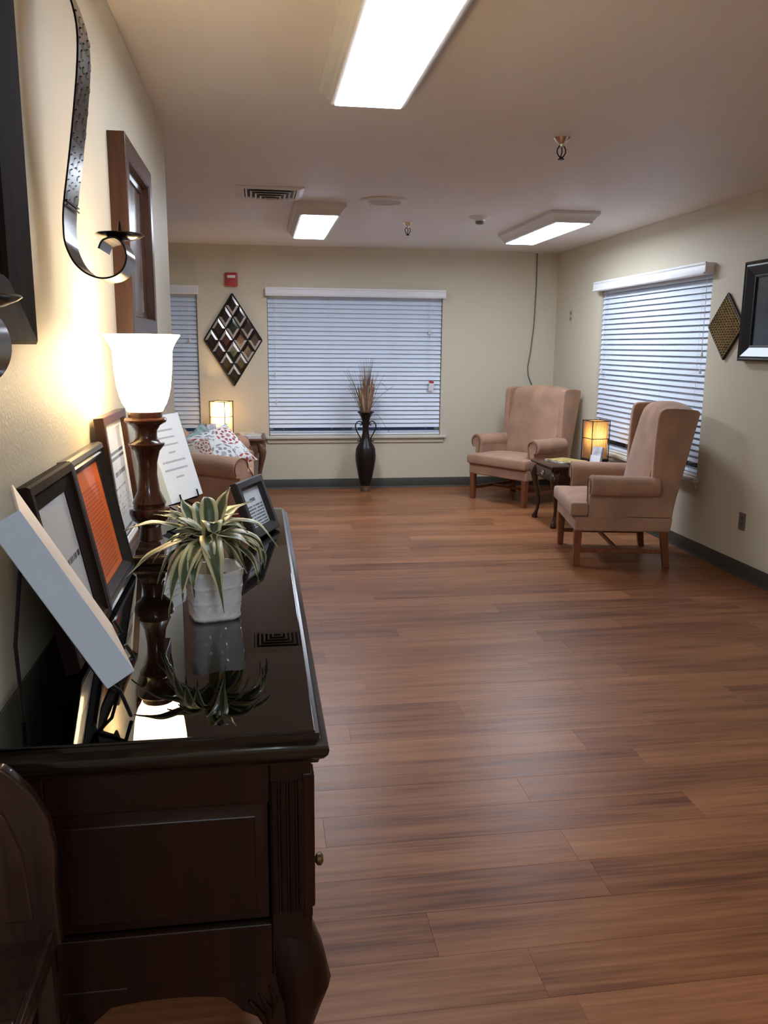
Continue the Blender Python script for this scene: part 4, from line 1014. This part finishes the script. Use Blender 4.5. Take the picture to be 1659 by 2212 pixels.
# ------------------------------------------------------------------ loveseat and cushions
e = thing('loveseat', 'tan suede loveseat with rolled arms beside the corner table', 'sofa', (-.055, 7.13, 0), rad(90))
HW = .80
for x in (-.70, .70):
    for y in (.05, .78): MB().box((x - .025, y - .025, 0), (x + .025, y + .025, .14)).build('leg', M_OAK, e, bevel=.004)
MB().box((-.72, .02, .13), (.72, .84, .34)).build('seat_base', M_SUEDE, e, bevel=.02, seg=3)
for s in (-1, 1):
    xs = [s * .03 - .0 + k * .01 for k in ()]
    a, b = (.008, .60) if s > 0 else (-.60, -.008)
    xx = [a + (b - a) * t for t in (0, .04, .2, .4, .6, .8, .96, 1)]; yy_ = [.0, .02, .12, .24, .36, .48, .56, .58]
    m = MB(); mid = (a + b) / 2
    g = grid_cushion([x - mid for x in xx], yy_, lambda x, y: True, .335, .455, .03); g.build('seat_cushion', M_SUEDE, e, sub=2, smooth=180).location = (mid, 0, 0)
    S = []
    for y, xo, zc in ((.0, .820, .552), (.008, .822, .553), (.30, .765, .572), (.62, .715, .60), (.80, .70, .60)):
        S.append([(s * x, y + (.10 * (1 - (xo - x) / .165) if y < .1 else 0), z) for x, z in arm_outline(xo, xo - .165, .13, zc, .085)])
    MB().loft(S).build('arm', M_SUEDE, e, bevel=.014, seg=3)
    m = MB(); cx = .800; fy = lambda x: .10 * (1 - (.820 - x) / .165) - .004
    m.tube([(s * .662, fy(.662), .20), (s * .660, fy(.660), .48)] + [(s * (cx + .080 * math.cos(q)), fy(cx + .080 * math.cos(q)), .553 + .080 * math.sin(q)) for q in [PI - PI * 1.2 * i / 12 for i in range(13)]], .004, 6); m.build('arm_seam', M_SEAM, e)
    # back cushion
    S = []
    for i in range(11):
        x = a + (b - a) * i / 10; c = .05 * max(0, 1 - ((x - mid) / .31) ** 2) ** .5
        S.append([(x, y, z) for y, z in ((.56 - c, .44), (.57 - c * 1.2, .56), (.60 - c, .68), (.64 - c * .4, .755), (.69, .775 + c * .3), (.72, .76), (.72, .44))])
    MB().loft(S).build('back_cushion', M_SUEDE, e, bevel=.012, seg=3)
S = []
for x, z in ((-.70, .66), (-.6, .72), (-.3, .77), (0, .785), (.3, .77), (.6, .72), (.70, .66)): S.append([(x, .68, .13), (x, .70, z - .03), (x, .73, z), (x, .82, z), (x, .86, z - .04), (x, .84, .13)])
MB().loft(S).build('back_frame', M_SUEDE, e, bevel=.015, seg=3)

def cushion(label, mat, loc, normal, spin, size, thick):
    N = 18; m = MB(); vs, fs = [], []
    for side in (1, -1):
        for i in range(N + 1):
            for j in range(N + 1):
                u, v = -1 + 2 * i / N, -1 + 2 * j / N
                pin = 1 - .10 * (1 - abs(u) ** 2) * abs(v) ** 3; pin2 = 1 - .10 * (1 - abs(v) ** 2) * abs(u) ** 3
                hgt = thick / 2 * (max(0, 1 - abs(u) ** 2.6) * max(0, 1 - abs(v) ** 2.6)) ** .48
                vs.append((u * size / 2 * pin2, v * size / 2 * pin, side * hgt + side * .0005))
    K = (N + 1) ** 2
    for s in (0, 1):
        for i in range(N):
            for j in range(N):
                a = s * K + i * (N + 1) + j; q = (a, a + N + 1, a + N + 2, a + 1); fs.append(q if s == 0 else q[::-1])
    edge = [(i, 0) for i in range(N)] + [(N, j) for j in range(N)] + [(i, N) for i in range(N, 0, -1)] + [(0, j) for j in range(N, 0, -1)]
    ids = [i * (N + 1) + j for i, j in edge]; L = len(ids)
    for k in range(L): a, b = ids[k], ids[(k + 1) % L]; fs.append((a, b, b + K, a + K))
    o = m.add(vs, fs).build('throw_cushion', mat, smooth=60)
    n = Vector(normal).normalized(); q = n.to_track_quat('Z', 'Y'); o.matrix_world = Matrix.Translation(loc) @ (q.to_matrix() @ Matrix.Rotation(spin, 3, 'Z')).to_4x4()
    return tag(o, label, 'cushion', 'throw cushions on the loveseat')
cushion('large white cushion with red medallions propped on loveseat arm', M_PIL1, (-.315, 6.80, .645), (.25, -.62, .74), rad(20), .44, .14)
cushion('small teal cushion tucked behind the medallion cushion', M_PIL2, (-.46, 7.06, .665), (.35, -.7, .6), rad(35), .30, .11)
cushion('patterned cushion in shaded colours half hidden behind the white sign binder', M_PIL3, (-.475, 6.585, .625), (.2, -.85, .5), rad(12), .26, .09)

# ------------------------------------------------------------------ floor vase with dried grasses
VX, VY = 1.074, 8.44
e = thing('floor_vase', 'tall dark faceted floor vase with scrolled metal handles', 'vase', (VX, VY, 0))
vp = [(.050, .060), (.066, .12), (.089, .234), (.103, .31), (.107, .364), (.100, .44), (.084, .475), (.062, .505), (.044, .55), (.034, .60), (.031, .646), (.035, .70), (.044, .749), (.068, .797), (.088, .814), (.086, .817), (.066, .800), (.040, .75), (.026, .65)]
MB().lathe(vp, 14).build('body', M_VASE, e, smooth=30)
MB().lathe([(.050, 0), (.052, .004), (.049, .03), (.051, .06)], 28).build('foot', mk('foot_metal', (.30, .29, .28), .2, .9, var=.1), e)
hd = catmull([(540, 1090), (522, 1098), (512, 1076), (522, 1050), (548, 1040), (582, 1054), (606, 1100), (598, 1155), (575, 1210), (550, 1258), (533, 1295), (536, 1325), (556, 1340), (576, 1328)], 4)
for s in (-1, 1):
    MB().tube([(s * (x - 457) / 6.7 / 212, -.0, (2090 - y) * .000687) for x, y in hd], .0062, 8).build('handle', M_BLACKM, e)
g = thing('dried_bouquet', 'dried brown grasses and reeds standing in the floor vase', 'dried plants', (VX, VY, .60))
rr = random.Random(12)
for k in range(84):
    a = rr.uniform(0, 2 * PI); sp = rr.uniform(.01, .09) if k < 56 else rr.uniform(.11, .24); h = rr.uniform(.44, .76) if k < 56 else rr.uniform(.42, .68)
    dx, dy = math.cos(a) * sp, math.sin(a) * sp * .55
    if VY + dy > YB - .06: dy = 0
    b0 = (dx * .08, dy * .08, .0)
    MB().tube([b0, (dx * .22, dy * .25, h * .38), (dx * .62, dy * .6, h * .74), (dx * 1.05, dy, h)], [.0030, .0028, .0021, .0010], 5).build('stem', M_STEMS[k % 3], g)
for k in range(40):
    a = rr.uniform(0, 2 * PI); sp = rr.uniform(.01, .075); h = rr.uniform(.20, .46); dx, dy = math.cos(a) * sp, math.sin(a) * sp * .6
    MB().tube([(dx * .3, dy * .3, .19), (dx * .7, dy * .7, h * .65 + .05), (dx, dy, h + .02), (dx * 1.25, dy * 1.2, h + .10)], [.006, .014, .011, .001], 6).build('seed_head', M_STEMS[3] if k % 3 else M_STEMS[2], g)
for pts in ([(.02, 0, .2), (.10, -.02, .47), (.17, -.02, .50), (.215, -.02, .43)], [(.05, -.03, .215), (.12, -.04, .19), (.18, -.04, .10), (.24, -.04, .005)], [(-.02, 0, .2), (-.10, 0, .45), (-.17, 0, .57), (-.20, 0, .63)], [(.02, -.01, .2), (.11, -.02, .34), (.20, -.02, .42), (.28, -.02, .48)]):
    MB().tube(catmull(pts, 4), .0016, 5).build('stem', M_STEMS[1], g)
